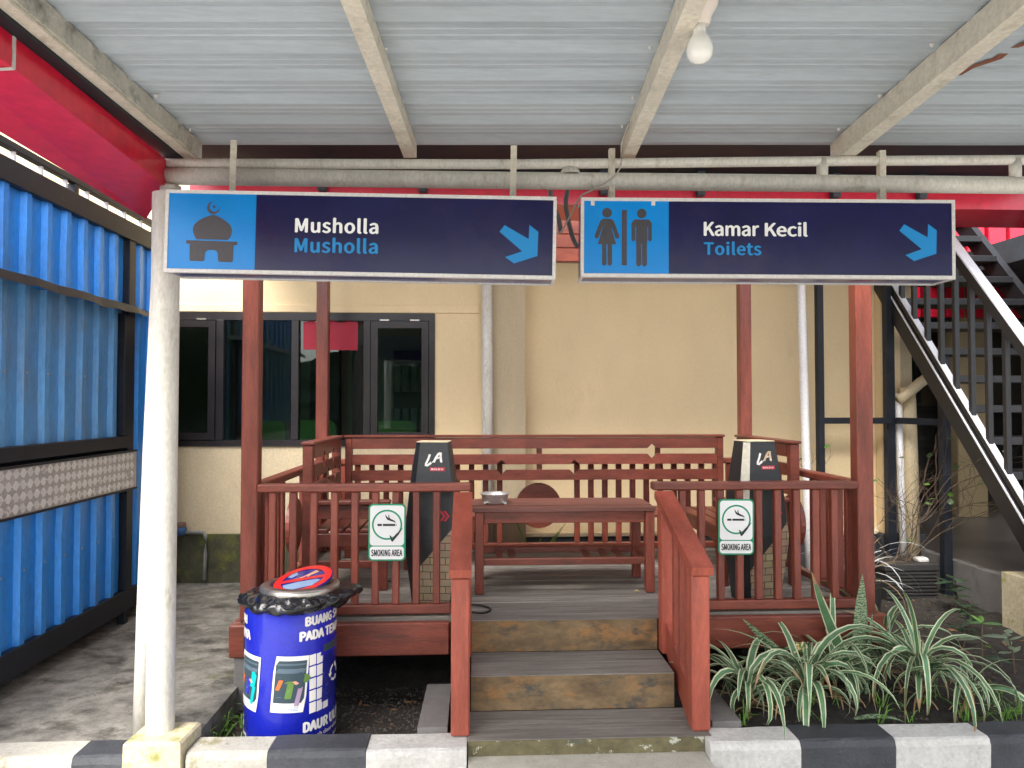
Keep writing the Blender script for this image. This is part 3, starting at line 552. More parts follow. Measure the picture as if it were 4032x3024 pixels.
blk('bottom_beam', KX - .06, KX + .005, 2.3, 5.2, .13, .255, 'dark_metal', ki); blk('top_beam', KX - .06, KX + .012, 2.3, 5.2, 2.365, 2.475, 'dark_metal', ki)
blk('corner_post', KX - .055, KX + .008, 4.56, 4.64, .256, 2.364, 'dark_metal', ki); blk('corner_post', KX - .06, KX + .006, 5.13, 5.2, .256, 2.364, 'dark_metal', ki)
blk('shutter_frame', KX - .03, KX + .016, 2.3, 4.555, 1.11, 1.18, 'dark_metal', ki); blk('shutter_frame', KX - .03, KX + .014, 4.50, 4.556, 1.182, 1.91, 'dark_metal', ki)
blk('top_rail', KX - .05, KX - .01, 2.3, 5.2, 2.535, 2.57, 'dark_metal', ki)
for k in range(12): blk('short_post', KX - .042, KX - .022, 2.62 + k * .215, 2.635 + k * .215, 2.476, 2.534, 'white_pvc', ki, .001)
blk('short_post', KX - .055, KX - .012, 3.98, 4.02, 2.476, 2.534, 'dark_metal', ki); blk('short_post', KX - .055, KX - .012, 4.98, 5.04, 2.476, 2.534, 'dark_metal', ki)
for y in (4.60, 2.6): blk('leg', KX - .05, KX - .005, y - .025, y + .025, .04, .129, 'dark_metal', ki)
# awning strip: a thin bent sheet
vs = []; fs = []; n = 30
for i in range(n + 1):
    y = 2.3 + (4.86 - 2.3) * i / n; wv = .008 * mnoise.noise((y * 5, 2, 0)); tp = max(0, (y - 4.5) / .36)
    vs += [(KX - .02, y, 1.975 + wv), (KX + .075 * (1 - .6 * tp), y, 1.95 + wv * 1.5 - .02 * tp), (KX + .09 * (1 - .6 * tp), y, 1.905 + wv * 2 + .02 * tp), (KX + .088 * (1 - .6 * tp), y, 1.906 + wv * 2 + .02 * tp), (KX + .073 * (1 - .6 * tp), y, 1.946 + wv * 1.5 - .02 * tp), (KX - .02, y, 1.97 + wv)]
for i in range(n):
    for k in range(5): a = i * 6 + k; fs.append((a, a + 1, a + 7, a + 6))
MB().add(vs, fs).build('awning_strip', 'dark_metal', ki)
# chequer plate shelf, folded down
cp = MB().box(KX + .018, KX + .026, 2.3, 4.64, .868, 1.085).build('chequer_plate', 'alu', ki)
tp = MB(); yy = 2.33; row = 0
while yy < 4.62:
    for q in range(4):
        zc = .896 + q * .0535; sgn = 1 if (row + q) % 2 else -1
        for t in (-2, -1, 0, 1, 2):
            c = Vector((KX + .0264, yy + t * .0062, zc + t * .0042 * -sgn)); d = Vector((0, .013, .0165 * sgn)) * (1 - .1 * abs(t))
            tp.beam(c - d, c + d, .0036, .005, (1, 0, 0))
    yy += .0535; row += 1
t_ = tp.build('tread_bars', 'alu_bar', cp, recalc=False); t_['kind'] = 'stuff'
for z in (.862, 1.088): blk('plate_edge', KX + .014, KX + .032, 2.3, 4.645, z - .006, z + .006, 'dark_metal', cp, .001)
for k in range(13):
    for z in (.60, 1.52): 
        y = 2.385 + k * .17
        if y < 4.5: MB().lathe([(.006, 0), (.006, .004), (0, .006)], (0, 0, 0), 6).build('screw', 'steel', ki, origin=(0, 0, 0)).matrix_basis = Matrix.Translation(Vector((KX - .006, y, z)) - ORIG[ki.name]) @ Matrix.Rotation(R(90), 4, 'Y')
km = MB(); km.box(-4.2, KX - .07, 2.3, 5.15, .25, 2.36); km.build('shell', 'dark_metal', ki)
nb = thing('neighbour_building', 'cream building with pink signboard glimpsed over the blue kiosk', 'building', (-7, 8, 0))
MB().box(-14, -4.6, 9.0, 9.3, 0, 6.0).build('wall', 'cream', nb)
blk('signboard', -9.4, -5.9, 8.6, 8.7, 4.3, 5.6, 'salmon_and_lit_red', nb); blk('signboard', -8.9, -5.6, 8.55, 8.7, 4.0, 4.28, 'red_panel', nb)
blk('window_bar', -5.4, -5.3, 8.8, 8.9, 2.6, 5.0, 'white_pvc', nb); blk('window_bar', -5.3, -4.5, 8.8, 8.9, 3.9, 4.0, 'white_pvc', nb); blk('window_bar', -4.6, -4.5, 8.8, 8.9, 2.6, 3.899, 'white_pvc', nb)

# ------------------------------------------------------------------ red canopies
rf = thing('red_fascia_box', 'glossy red fascia box running along the left edge of the roof', 'fascia', (-1.5, 2, 2.2), canopy=True)
m = MB()
def rs(d): return [(-1.366, 2.337 + .052 * (2.9 - d)), (-1.366, 2.23 + .07 * (2.9 - d)), (-1.70, 2.235 + .055 * (2.9 - d)), (-1.70, 2.36 + .052 * (2.9 - d))]
ends = [rs(.3), rs(2.9)]; ey = [[.3] * 4, [2.9, 2.9, 3.28, 3.28]]
vs = [(p[0], ey[k][i], p[1]) for k in (0, 1) for i, p in enumerate(ends[k])]
vs[6] = (-1.70, 3.42, 2.23); vs[7] = (-1.70, 3.42, 2.335)
m.add(vs, [(0, 1, 2, 3), (7, 6, 5, 4), (0, 4, 5, 1), (1, 5, 6, 2), (2, 6, 7, 3), (3, 7, 4, 0)]).build('box', 'red_panel', rf)
m = MB(); d = 2.005; a = rs(d)
m.beam((-1.3645, d, a[0][1]), (-1.3645, d, a[1][1]), .012, .003, (1, 0, 0)); m.beam((-1.3645, d, a[1][1] - .001), (-1.69, d + .02, a[2][1] - .0012), .003, .012, (0, 1, 0))
m.build('seam_strip', 'kerb_white', rf)
rc = thing('red_canopy', 'wide red canopy fascia and dark ceiling over the pavilion', 'canopy', (1, 4.6, 2.6))
MB().box(-1.72, 3.9, 4.50, 4.56, 2.60, 2.735).build('fascia', 'red_panel', rc)
MB().box(-1.72, 2.05, 4.562, 4.98, 2.603, 2.63).build('soffit_panel', 'salmon_and_lit_red', rc)  # underside of the red canopy, its lit look put into the colour
MB().box(2.054, 3.9, 4.562, 4.98, 2.603, 2.63).build('soffit_panel', 'red_panel', rc)
MB().box(-1.75, 3.7, 3.80, 5.75, 2.80, 2.83).build('ceiling', 'black_gap', rc)
for x in (-.95, -.35, .75, 1.35, 2.2, 2.75): blk('ceiling_strut', x, x + .05, 4.44, 4.49, 2.45 + .20, 2.80, 'dado', rc)

# ------------------------------------------------------------------ the front canopy: corrugated roof, rafters, pipes, column
ca = thing('canopy', 'grey corrugated metal canopy on cream steel rafters and pipes overhead', 'canopy', (-1.33, 2.9, -.13), canopy=True)
def rz(d): return 2.535 - .03 * d
P_ = .18
def roof_sheet(d0):
    pr = []
    for k in range(4):
        a = d0 + k * P_
        pr += [(a, 0), (a + .034, 0), (a + .037, .0022), (a + .042, 0), (a + .070, 0), (a + .073, .0022), (a + .078, 0), (a + .104, .001), (a + .107, .006), (a + .163, -.010), (a + .1685, .001)]
    pr.append((d0 + 4 * P_, 0)); pr.append((d0 + 4 * P_ + .03, -.003))
    mb = MB(); vs = []; fs = []; nx = 28; x0, x1 = -1.385, 4.6
    for i in range(nx + 1):
        x = x0 + (x1 - x0) * i / nx
        for (d, h) in pr: vs.append((x, d, rz(d) + h + .003 * mnoise.noise((x * .9, d * 1.2, 0))))
    n = len(pr)
    for i in range(nx):
        for k in range(n - 1): fs.append((i * n + k, i * n + k + 1, (i + 1) * n + k + 1, (i + 1) * n + k))
    return mb.add(vs, fs).build('roof_sheet', 'roof', ca, recalc=False)
d = -.60
while d < 2.9: roof_sheet(d); d += .72
for x, wd, h, mt in ((-1.297, .052, .068, 'rafter_dirty'), (-.417, .052, .06, 'rafter'), (.471, .052, .075, 'rafter'), (1.335, .06, .085, 'rafter'), (2.20, .06, .085, 'rafter'), (3.1, .06, .085, 'rafter')):
    slant('rafter', (x, -.45, rz(-.45) - h / 2 - .004), (x, 3.01, rz(3.01) - h / 2 - .004), wd, h, mt, ca)
slant('rafter_lip', (-1.303, -.45, rz(-.45) - .0775), (-1.303, 3.01, rz(3.01) - .0775), .044, .009, 'rafter', ca)
slant('dark_gap_strip', (-1.356, -.45, rz(-.45) - .05), (-1.356, 3.0, rz(3.0) - .05), .066, .09, 'black_gap', ca)  # black strip filling a gap that is only dark with shade
MB().tube([(-1.395, 2.92, 2.328), (0, 2.92, 2.325), (1.3, 2.92, 2.338), (3.3, 2.92, 2.35)], .0195, 18).build('top_pipe', 'pipe_white', ca, True)
MB().tube([(-1.395, 2.92, 2.278), (0, 2.92, 2.260), (1.3, 2.92, 2.248), (3.3, 2.92, 2.228)], .034, 22).build('bottom_pipe', 'pipe_white', ca, True)
for x in (1.233, 2.0): MB().tube([(x, 2.92, 2.26), (x, 2.92, 2.345)], .022, 14).build('pipe_strut', 'pipe_white', ca, True)
MB().lathe([(.042, 0), (.036, .018), (.02, .03), (0, .034)], (.232, 2.925, 2.284), 14).build('pipe_strut', 'pipe_white', ca, True)
cm = MB(); cm.tube([(-1.362, 2.9, .10), (-1.362, 2.9, 2.2)], .052, 26, caps=False); cm.tube([(-1.362, 2.9, 2.2), (-1.362, 2.9, .2)], .047, 26, caps=False)
cm.build('column', 'pipe_white', ca, True)
MB().tube([(-1.36, 2.93, 2.2), (-1.36, 2.93, 2.24)], .04, 16).build('pipe_elbow', 'pipe_white', ca, True)
for cx_ in (-1.362, .45, 2.2, 3.9): MB().tube([(cx_, -.62, -.13), (cx_, -.62, 2.5)], .052, 16).build('column', 'pipe_white', ca, True)
pb = MB(); pz = .115
pb.add([(-1.452, 2.78, -.2), (-1.228, 2.78, -.2), (-1.228, 2.975, -.2), (-1.452, 2.975, -.2), (-1.445, 2.785, pz - .008), (-1.232, 2.785, pz - .008), (-1.232, 2.97, pz - .008), (-1.445, 2.97, pz - .008), (-1.437, 2.793, pz), (-1.24, 2.793, pz), (-1.24, 2.962, pz), (-1.437, 2.962, pz)],
       [(0, 3, 2, 1), (0, 1, 5, 4), (1, 2, 6, 5), (2, 3, 7, 6), (3, 0, 4, 7), (4, 5, 9, 8), (5, 6, 10, 9), (6, 7, 11, 10), (7, 4, 8, 11), (8, 9, 10, 11)])
pb.build('plinth', 'plinth', ca)
rs_ = random.Random(12); k = 0
for x_ in (-1.255, -.375, .43, .515, 1.285, 1.385):
    for dd in (1.15, 1.51, 1.87, 2.23, 2.59, 2.86):
        if rs_.random() < .6: MB().lathe([(.008, 0), (.007, -.004), (.003, -.010), (0, -.011)], (x_ + rs_.uniform(-.012, .012), dd + rs_.uniform(-.02, .02), rz(dd) + .001), 8).build('screw', 'sign_frame', ca)
# torn strip of rusty sheet under the fourth bay
m = MB(); pts = [(1.475, 2.44), (1.485, 2.36), (1.53, 2.30), (1.535, 2.24), (1.585, 2.17), (1.59, 2.11), (1.63, 2.05), (1.645, 2.0)]
vs = []; fs = []
for i, (x, dd) in enumerate(pts):
    wv = [.003, .010, .016, .008, .018, .010, .013, .002][i]; vs += [(x - wv, dd, rz(dd) - .004), (x + wv, dd + .01, rz(dd) - .004)]
for i in range(len(pts) - 1): fs.append((2 * i, 2 * i + 1, 2 * i + 3, 2 * i + 2))
m.add(vs, fs).build('rust_tear', 'rust', ca)
o = MB().tube([rot_frame(p) for p in ((-1.478, 2.99, .02), (-1.468, 2.99, .5), (-1.45, 2.99, 1.2), (-1.425, 2.99, 1.9), (-1.42, 2.99, 2.18))], .034, 16).build('slim_pole', 'pipe_white', smooth=True)
tag(o, 'slimmer white pole standing close behind the left canopy column', 'pole')
lb = thing('light_bulb', 'unlit white bulb in a cream lampholder under the roof', 'bulb', (.513, 2.0, 2.47), canopy=True)
MB().lathe([(.0, 0), (.052, 0), (.05, -.012), (.034, -.04), (.028, -.062), (.026, -.066), (0, -.066)], (.513, 2.0, 2.475), 24).build('lampholder', 'ceramic', lb, True)
MB().lathe([(0, 0), (.0175, 0), (.0175, -.02), (.02, -.03), (.028, -.042), (.0345, -.058), (.036, -.072), (.033, -.088), (.025, -.099), (.012, -.106), (0, -.108)], (.513, 2.0, 2.411), 28).build('bulb', 'bulb', lb, True)
def wire(name, pts, r, mat, label, cat, n=6, canopy=True):
    P2 = [Vector(p) for p in pts]; out = []
    for i in range(len(P2) - 1):
        a = P2[max(0, i - 1)]; b = P2[i]; c = P2[i + 1]; e = P2[min(len(P2) - 1, i + 2)]
        for t in range(5):
            u = t / 5; out.append(.5 * ((2 * b) + (-a + c) * u + (2 * a - 5 * b + 4 * c - e) * u * u + (-a + 3 * b - 3 * c + e) * u ** 3))
    out.append(P2[-1]); out = [rot_frame(p) if canopy else p for p in out]
    o = MB().tube(out, r, n).build(name, mat, smooth=True, origin=out[-1]); return tag(o, label, cat)
wire('lamp_wire', [(.44, 2.75, 2.43), (.425, 2.84, 2.38), (.422, 2.85, 2.30), (.39, 2.85, 2.25), (.31, 2.845, 2.20), (.262, 2.84, 2.17), (.225, 2.86, 2.10), (.195, 2.87, 2.05), (.178, 2.87, 2.035)], .0035, 'wire', 'thin grimy wire looping down between the two signs', 'wire')
wire('conduit', [(.155, 2.98, 2.24), (.16, 2.97, 2.19), (.185, 2.95, 2.12), (.195, 2.94, 2.06)], .0095, 'hose', 'short grey conduit hanging right behind the mosque sign', 'conduit', 8)
wire('conduit', [(.226, 2.98, 2.24), (.217, 2.97, 2.18), (.227, 2.96, 2.11), (.242, 2.945, 2.04), (.258, 2.93, 2.0)], .0095, 'hose', 'long grey conduit entering the toilet sign from above', 'conduit', 8)

# ------------------------------------------------------------------ the two hanging signs
def hanging_sign(label, cx, d, cz, wdt, hgt, roll, cyan_w, hang):
    s = thing('hanging_sign', label, 'sign', (cx, d, cz), 'hanging direction signs', canopy=True)
    s.rotation_euler = (0, roll, -YAW)
    x0, x1, z0, z1 = cx - wdt / 2, cx + wdt / 2, cz - hgt / 2, cz + hgt / 2; T = .15; f = .011
    MB().box(x0 + .003, x1 - .003, d + .012, d + T - .004, z0 + .004, z1 - .004).build('box', 'navy_side', s)
    m = MB(); m.box(x0, x1, d, d + .02, z1 - f, z1 + .001); m.box(x0, x1, d, d + .02, z0 - .001, z0 + f * 1.1); m.box(x0 - .001, x0 + f, d + .001, d + .02, z0 + f, z1 - f); m.box(x1 - f, x1 + .001, d + .001, d + .02, z0 + f, z1 - f)
    for zz in (z0, z1): m.box(x0, x1, d + T - .014, d + T, zz - .001, zz + .008)
    for xx in (x0, x1 - .01): m.box(xx, xx + .01, d + .02, d + T - .014, z0 - .001, z0 + .008)
    m.build('frame', 'sign_frame', s)
    MB().box(x0 + cyan_w + f, x1 - f, d + .004, d + .011, z0 + f, z1 - f).build('navy_face', 'navy', s)
    MB().box(x0 + f, x0 + cyan_w + f, d + .004, d + .011, z0 + f, z1 - f).build('cyan_face', 'cyan', s)
    for hx in hang:
        m = MB(); m.box(hx - .012, hx + .012, d + .135, d + .139, z1 - .01, z1 + .235); m.box(hx - .012, hx - .008, d + .139, d + .165, z1 - .01, z1 + .235); m.build('hanger', 'rafter', s)
    return s, x0, x1, z0, z1, d + .0028
s1, x0, x1, z0, z1, fy = hanging_sign('navy sign for the Musholla with a mosque symbol and arrow', -.552, 2.68, 1.990, 1.424, .300, R(1.1), .318, (-1.075, .0))
def px(u): return x0 + (u - 357) / 843 * 1.424         # figure positions measured along the panel
def pz_(v): return z1 - (v - 411) / 177 * .300
ic = MB(); K = .318 / (1520 - 75); ox = x0 + .014; oz = z1 - .014
def q(a, b): return (ox + (a - 78) * K * .985, oz - (b - 150) * K * .985)
dome = [q(*p) for p in ((540, 908), (505, 850), (482, 780), (480, 720), (500, 665), (545, 615), (610, 570), (690, 530), (760, 505), (812, 492), (865, 505), (930, 535), (1005, 580), (1070, 625), (1115, 675), (1138, 740), (1132, 810), (1110, 865), (1075, 912))]
ic.add([(p[0], fy, p[1]) for p in dome], [tuple(range(len(dome)))])
basep = [q(*p) for p in ((375, 928), (1235, 940), (1232, 998), (1170, 1000), (1165, 1270), (1145, 1288), (940, 1285), (915, 1262), (910, 1150), (895, 1110), (860, 1090), (750, 1088), (710, 1110), (690, 1150), (685, 1262), (665, 1280), (455, 1278), (435, 1258), (436, 990), (375, 985))]
ic.add([(p[0], fy, p[1]) for p in basep], [tuple(range(len(basep)))])
cres = []
co = [(815 + 108 * math.cos(R(a)), 372 + 108 * math.sin(R(a))) for a in range(-95, -381, -12)]
ci = [(832 + 84 * math.cos(R(a)), 355 + 84 * math.sin(R(a))) for a in range(-375, -104, 12)]
cres = [q(*p) for p in co + ci]; ic.add([(p[0], fy, p[1]) for p in cres], [tuple(range(len(cres)))])
star = [q(825 + (38 if k % 2 == 0 else 16) * math.sin(k * math.pi / 5), 355 - (38 if k % 2 == 0 else 16) * math.cos(k * math.pi / 5)) for k in range(10)]
ic.add([(p[0], fy, p[1]) for p in star], [tuple(range(10))]); ic.build('pictogram', 'icon', s1)
letter('lettering', 'Musholla', px(637), px(817), pz_(500) + .003, pz_(466) + .003, fy, 'letter_white', s1, .013, 1.03)
letter('lettering', 'Musholla', px(637), px(817), pz_(543) + .003, pz_(509) + .003, fy, 'letter_cyan', s1, .013, 1.03)
def arrow(s, ax, az, sc, fy):
    pts = [(0, 0), (16, -24), (101, 37), (101, -20), (138, 0), (138, 87), (32, 122), (0, 97), (70, 72)]
    pts = [(0, 16), (18, -8), (104, 40), (106, -10), (138, 14), (136, 100), (54, 128), (22, 106), (82, 84)]
    MB().add([(ax + p[0] * sc, fy, az - p[1] * sc) for p in pts], [tuple(range(len(pts)))]).build('arrow', 'letter_cyan', s)
arrow(s1, px(1078), pz_(478), (px(1162) - px(1078)) / 138, fy)
s2, x0, x1, z0, z1, fy = hanging_sign('navy sign for the Kamar Kecil Toilets with man and woman symbol', .960, 2.76, 1.9935, 1.402, .297, R(.4), .318, (.392, 1.46))
def px(u): return x0 + (u - 1255) / 808 * 1.402
def pz_(v): return z1 - (v - 430) / 170 * .297
m = MB()
def figp(pts): 
    P3 = [(px(a), pz_(b)) for a, b in pts]; m.add([(p[0], fy, p[1]) for p in P3], [tuple(range(len(P3)))])
def disc(cx, cy, r): figp([(cx + r * math.cos(t * math.pi / 8), cy + r * math.sin(t * math.pi / 8)) for t in range(16)])
disc(1311, 462, 10.5)
figp([(1302, 475), (1320, 475), (1326, 480), (1338, 512), (1336, 518), (1330, 517), (1321, 492), (1321, 496), (1331, 530), (1291, 530), (1301, 496), (1301, 492), (1292, 517), (1287, 518), (1284, 512), (1296, 480)])
for a in (1300.5, 1312.5): figp([(a, 530), (a + 9.5, 530), (a + 9.5, 572), (a + 7, 576), (a + 2.5, 576), (a, 572)])
figp([(1343, 456), (1354, 456), (1354, 575), (1343, 575)])
disc(1386, 463, 10.5)
figp([(1370, 476), (1402, 476), (1408, 484), (1408, 520), (1404, 524), (1400, 520), (1400, 492), (1398, 492), (1398, 528), (1374, 528), (1374, 492), (1372, 492), (1372, 520), (1368, 524), (1364, 520), (1364, 484)])
for a in (1374.5, 1387): figp([(a, 528), (a + 10.5, 528), (a + 10.5, 573), (a + 8, 577), (a + 2.5, 577), (a, 573)])
m.build('pictogram', 'icon', s2)
letter('lettering', 'Kamar', px(1520), px(1640), pz_(511), pz_(480), fy, 'letter_white', s2, .013, 1.0); letter('lettering', 'Kecil', px(1652), px(1745), pz_(511), pz_(479), fy, 'letter_white', s2, .013, 1.0)
letter('lettering', 'Toilets', px(1520), px(1645), pz_(552), pz_(522), fy, 'letter_cyan', s2, .013, 1.03)
arrow(s2, px(1943), pz_(487), (px(2024) - px(1943)) / 138, fy)
for a, b in ((1280, 441), (1411, 440)): MB().box(px(a) - .007, px(a) + .007, fy - .001, fy, pz_(b) - .01, pz_(b) + .01).build('tape_scrap', 'sign_frame', s2)

# ------------------------------------------------------------------ the wooden pavilion (smoking area)
DZ = .364
gz = thing('pavilion', 'dark red wooden open pavilion with low slatted railings, a smoking area', 'pavilion', (.42, 4.35, 0))
GX0, GX1, GY0, GY1 = -1.11, 1.955, 3.53, 5.19
for x0, x1, y0 in ((GX0, GX0 + .078, 3.56), (GX1 - .085, GX1 - .003, 3.56), (-1.095, -1.015, 5.11), (1.85, 1.932, 5.11)):
    blk('post', x0, x1, y0, y0 + .075, DZ - .012, 2.27, 'maroon_v', gz, .005)
blk('fascia_board', -1.145, -.125, 3.515, 3.56, .195, .346, 'maroon', gz, .006); blk('fascia_board', .935, 1.99, 3.515, 3.56, .203, .354, 'maroon', gz, .006)
blk('fascia_board', -1.145, -1.10, 3.562, 5.23, .195, .346, 'maroon', gz, .006); blk('fascia_board', 1.945, 1.99, 3.562, 5.23, .195, .35, 'maroon', gz, .006)
blk('fascia_board', -1.1, 1.945, 5.19, 5.23, .195, .346, 'maroon', gz, .006)
y = 3.565; n = 0
while y < 5.17:
    wv = .113; blk('deck_board', -1.098, 1.943, y, y + wv - .004, DZ - .028 + rnd.uniform(-.001, .001), DZ + rnd.uniform(-.0015, .0015), 'deck', gz, .003); y += wv
blk('deck_board', -.123, .933, 3.482, 3.561, DZ - .0045, DZ + .001, 'deck', gz, .001)
for x in (-1.0, .42, 1.85):
    for y0 in (3.62, 5.05): blk('stub_leg', x - .05, x + .05, y0, y0 + .1, -.12, .33, 'concrete', gz, .005)
blk('stub_leg', -1.125, -1.03, 3.53, 3.62, -.1, .194, 'concrete', gz, .006)
for y0 in (3.75, 4.3, 4.9): blk('joist', -1.09, 1.94, y0, y0 + .06, .20, .334, 'maroon', gz)
# front railings
def rail(x0, x1, ends):
    blk('top_rail', x0, x1, 3.545, 3.615, .955, .993, 'maroon', gz, .006)
    blk('bottom_rail', ends[0], ends[1], 3.556, 3.604, .376, .420, 'maroon', gz, .005)
rail(-1.032, -.027, (-1.030, -.121)); rail(.852, 1.868, (.935, 1.868))
for k in range(9):
    x = -.964 + k * .0968; blk('baluster', x - .017, x + .017, 3.563, 3.597, .4205, .9545, 'maroon_v', gz, .004)
    x = 1.0 + k * .0945; blk('baluster', x - .017, x + .017, 3.563, 3.597, .4205, .9545, 'maroon_v', gz, .004)
# side railings and back railing, with a round board in the middle of each
for sx in (-1.055, 1.891):
    blk('top_rail', sx - .033, sx + .033, 3.637, 5.108, .955, .993, 'maroon', gz, .006); blk('bottom_rail', sx - .02, sx + .02, 3.637, 5.108, .385, .42, 'maroon', gz, .005)
    for k in range(15):
        yy = 3.70 + k * .097
        if abs(yy - 4.37) > .19: blk('baluster', sx - .017, sx + .017, yy - .017, yy + .017, .4205, .9545, 'maroon_v', gz, .004)
    m = MB(); m.prism(arc(4.37, .668, .155, 0, 345, 23), 'x', sx - .014, sx + .014); m.build('round_board', 'maroon', gz, origin=(sx, 4.37, .668))
blk('top_rail', -1.012, 1.848, 5.115, 5.18, .955, .993, 'maroon', gz, .006); blk('bottom_rail', -1.012, 1.848, 5.127, 5.167, .372, .41, 'maroon', gz, .005)
for k in range(-15, 15):
    x = .431 + (k + .5) * .0975 + (.22 if k >= 0 else -.22)
    if -.99 < x < 1.83: blk('baluster', x - .019, x + .019, 5.13, 5.164, .4105, .9545, 'maroon_v', gz, .004)
m = MB(); m.prism(arc(.431, .668, .156, 0, 348, 29), 'y', 5.13, 5.16); m.build('round_board', 'maroon', gz, origin=(.431, 5.145, .668))
for k in range(3): blk('head_board', -1.03, 1.867, 3.575, 3.62, 2.065 + k * .068, 2.131 + k * .068, 'bench_wood', gz, .004)  # darker bench stain puts the boards' shade into the colour

# wooden steps with newels and sloping handrails
sp = thing('wooden_steps', 'weathered wooden steps with faded red handrails up to the pavilion', 'steps', (.42, 3.2, 0))
SXa, SXb = -.018, .853
blk('riser', SXa - .004, SXb + .002, 3.488, 3.504, .2145, .359, 'riser', sp, .002); blk('riser', SXa - .004, SXb + .002, 3.192, 3.208, .0645, .209, 'riser', sp, .002)
lo = blk('riser', -.034, .93, 2.925, 2.943, -.06, .059, 'riser_low', sp, .003); lo['label'] = 'mossy lowest riser spotted with pale lichen'
for z, ya, yb in ((.214, 3.198, 3.487), (.064, 2.93, 3.191)):
    h = (ya + yb) / 2
    for a, b in ((ya - .008, h - .0015), (h + .0015, yb)): blk('tread', SXa - .004 if z > .1 else -.034, SXb + .002 if z > .1 else .93, a, b, z - .0045, z, 'deck', sp, .001)
for nm, cx in (('L', -.062), ('R', .9)):
    blk('newel', cx - .037, cx + .037, 2.952, 3.022, .065, .685, 'red_wood', sp, .006)
    blk('newel', cx - .04, cx + .04, 3.42, 3.495, .215, .875, 'red_wood', sp, .005)
    slant('handrail', (cx, 2.925, .706), (cx, 3.54, .938), .088, .036, 'red_wood', sp)
    slant('stringer', (cx, 3.02, .10), (cx, 3.53, .345), .045, .13, 'red_wood', sp)
    for yy in (3.11, 3.21, 3.31): 
        zt = .706 + (yy - 2.925) * .377; zb = .10 + (yy - 3.02) * .48
        blk('baluster', cx - .017, cx + .017, yy - .019, yy + .019, zb + .05, zt - .018, 'red_wood', sp, .003)
for a, b, lab in ((-.235, -.115, 'grey concrete edging slab left of the steps beside the bin'), (.965, 1.085, 'grey concrete edging slab right of the steps by the striped plants')):
    m = MB(); m.prism([(a, 3.02), (b, 3.02), (b, 3.48), (a + .01, 3.48)], 'z', -.12, .075); o = m.build('edging_slab', 'concrete', origin=((a + b) / 2, 3.2, -.1)); tag(o, lab, 'slab', 'concrete slabs beside the steps')

# ------------------------------------------------------------------ benches
def notched(x0, x1, z0, z1, top=(), bot=(), dpt=.032):
    p = [(x0, z0)]
    for c in sorted(bot): p += [(c - dpt, z0), (c, z0 + dpt), (c + dpt, z0)]
    p += [(x1, z0), (x1, z1)]
    for c in sorted(top, reverse=True): p += [(c + dpt, z1), (c, z1 - dpt), (c - dpt, z1)]
    return p + [(x0, z1)]
def bench(label, loc, rotz, L, depth, upper, lower, stiles, arm, seat_in=0):
    b = thing('bench', label, 'bench', loc, 'benches around the pavilion'); b.rotation_euler = (0, 0, rotz)
    ORIG[b.name] = Vector((0, 0, 0)); h = L / 2
    nsl = 5; wv = (depth - .05) / nsl
    for k in range(nsl): blk('seat_slat', -h + .03 + seat_in, h - .03 - seat_in, k * wv, (k + 1) * wv - .012, .308, .33, 'bench_wood', b, .004)
    if not seat_in: blk('apron', -h + .06, h - .06, .012, .034, .235, .307, 'bench_wood', b, .003)
    yb = depth - .035
    for x in (-h + .022, h - .022): blk('back_post', x - .022, x + .022, yb - .02, yb + .035, 0, .785, 'bench_wood', b, .004)
    for x in stiles: blk('stile', x - .018, x + .018, yb + .006, yb + .024, .51, .77, 'bench_wood', b, .003)
    for x in ((-h + .03, h - .03) if not seat_in else (-h + seat_in + .05, h - seat_in - .05)): blk('leg', x - .027, x + .027, .005, .055, 0, .307, 'bench_wood', b, .004)
    MB().prism(notched(-h + .046, h - .046, .712, .783, (), upper), 'y', yb - .022, yb + .004).build('back_slat', 'bench_wood', b)
    MB().prism(notched(-h + .046, h - .046, .607, .674, upper, lower), 'y', yb - .022, yb + .004).build('back_slat', 'bench_wood', b)
    MB().prism(notched(-h + .046, h - .046, .503, .570, lower, ()), 'y', yb - .022, yb + .004).build('back_slat', 'bench_wood', b)
    blk('top_cap', -h - .008, h + .008, yb - .032, yb + .044, .786, .802, 'bench_wood', b, .004)
    for s in arm:
        x = s * (h - .03)
        blk('armrest', x - .035, x + .035, -.01, yb - .022, .462, .486, 'bench_wood', b, .005); blk('arm_support', x - .02, x + .02, .006, .05, .331, .461, 'bench_wood', b, .003)
        blk('arm_support', x - .016, x + .016, .055, yb - .03, .385, .461, 'bench_wood', b, .003); blk('stretcher', x - .015, x + .015, .06, yb - .03, .12, .16, 'bench_wood', b, .003)
        blk('end_apron', x - .016, x + .016, .056, yb - .022, .235, .307, 'bench_wood', b, .003)
    return b
bench('long dark red bench against the back railing, behind the low table', (.40, 4.53, DZ), 0, 2.52, .44, (.775, -.775), (-.234, .253), (-.76, .02, .82), (), .40)
bench('short dark red side bench at the left, under the front left post', (-.475, 4.47, DZ), R(90), .85, .46, (-.12, .14), (0, .2), (0,), (-1,))
bench('short dark red side bench at the right, behind the right black stand', (1.335, 4.47, DZ), R(-90), .85, .46, (-.12, .14), (0,), (0,), (1,))

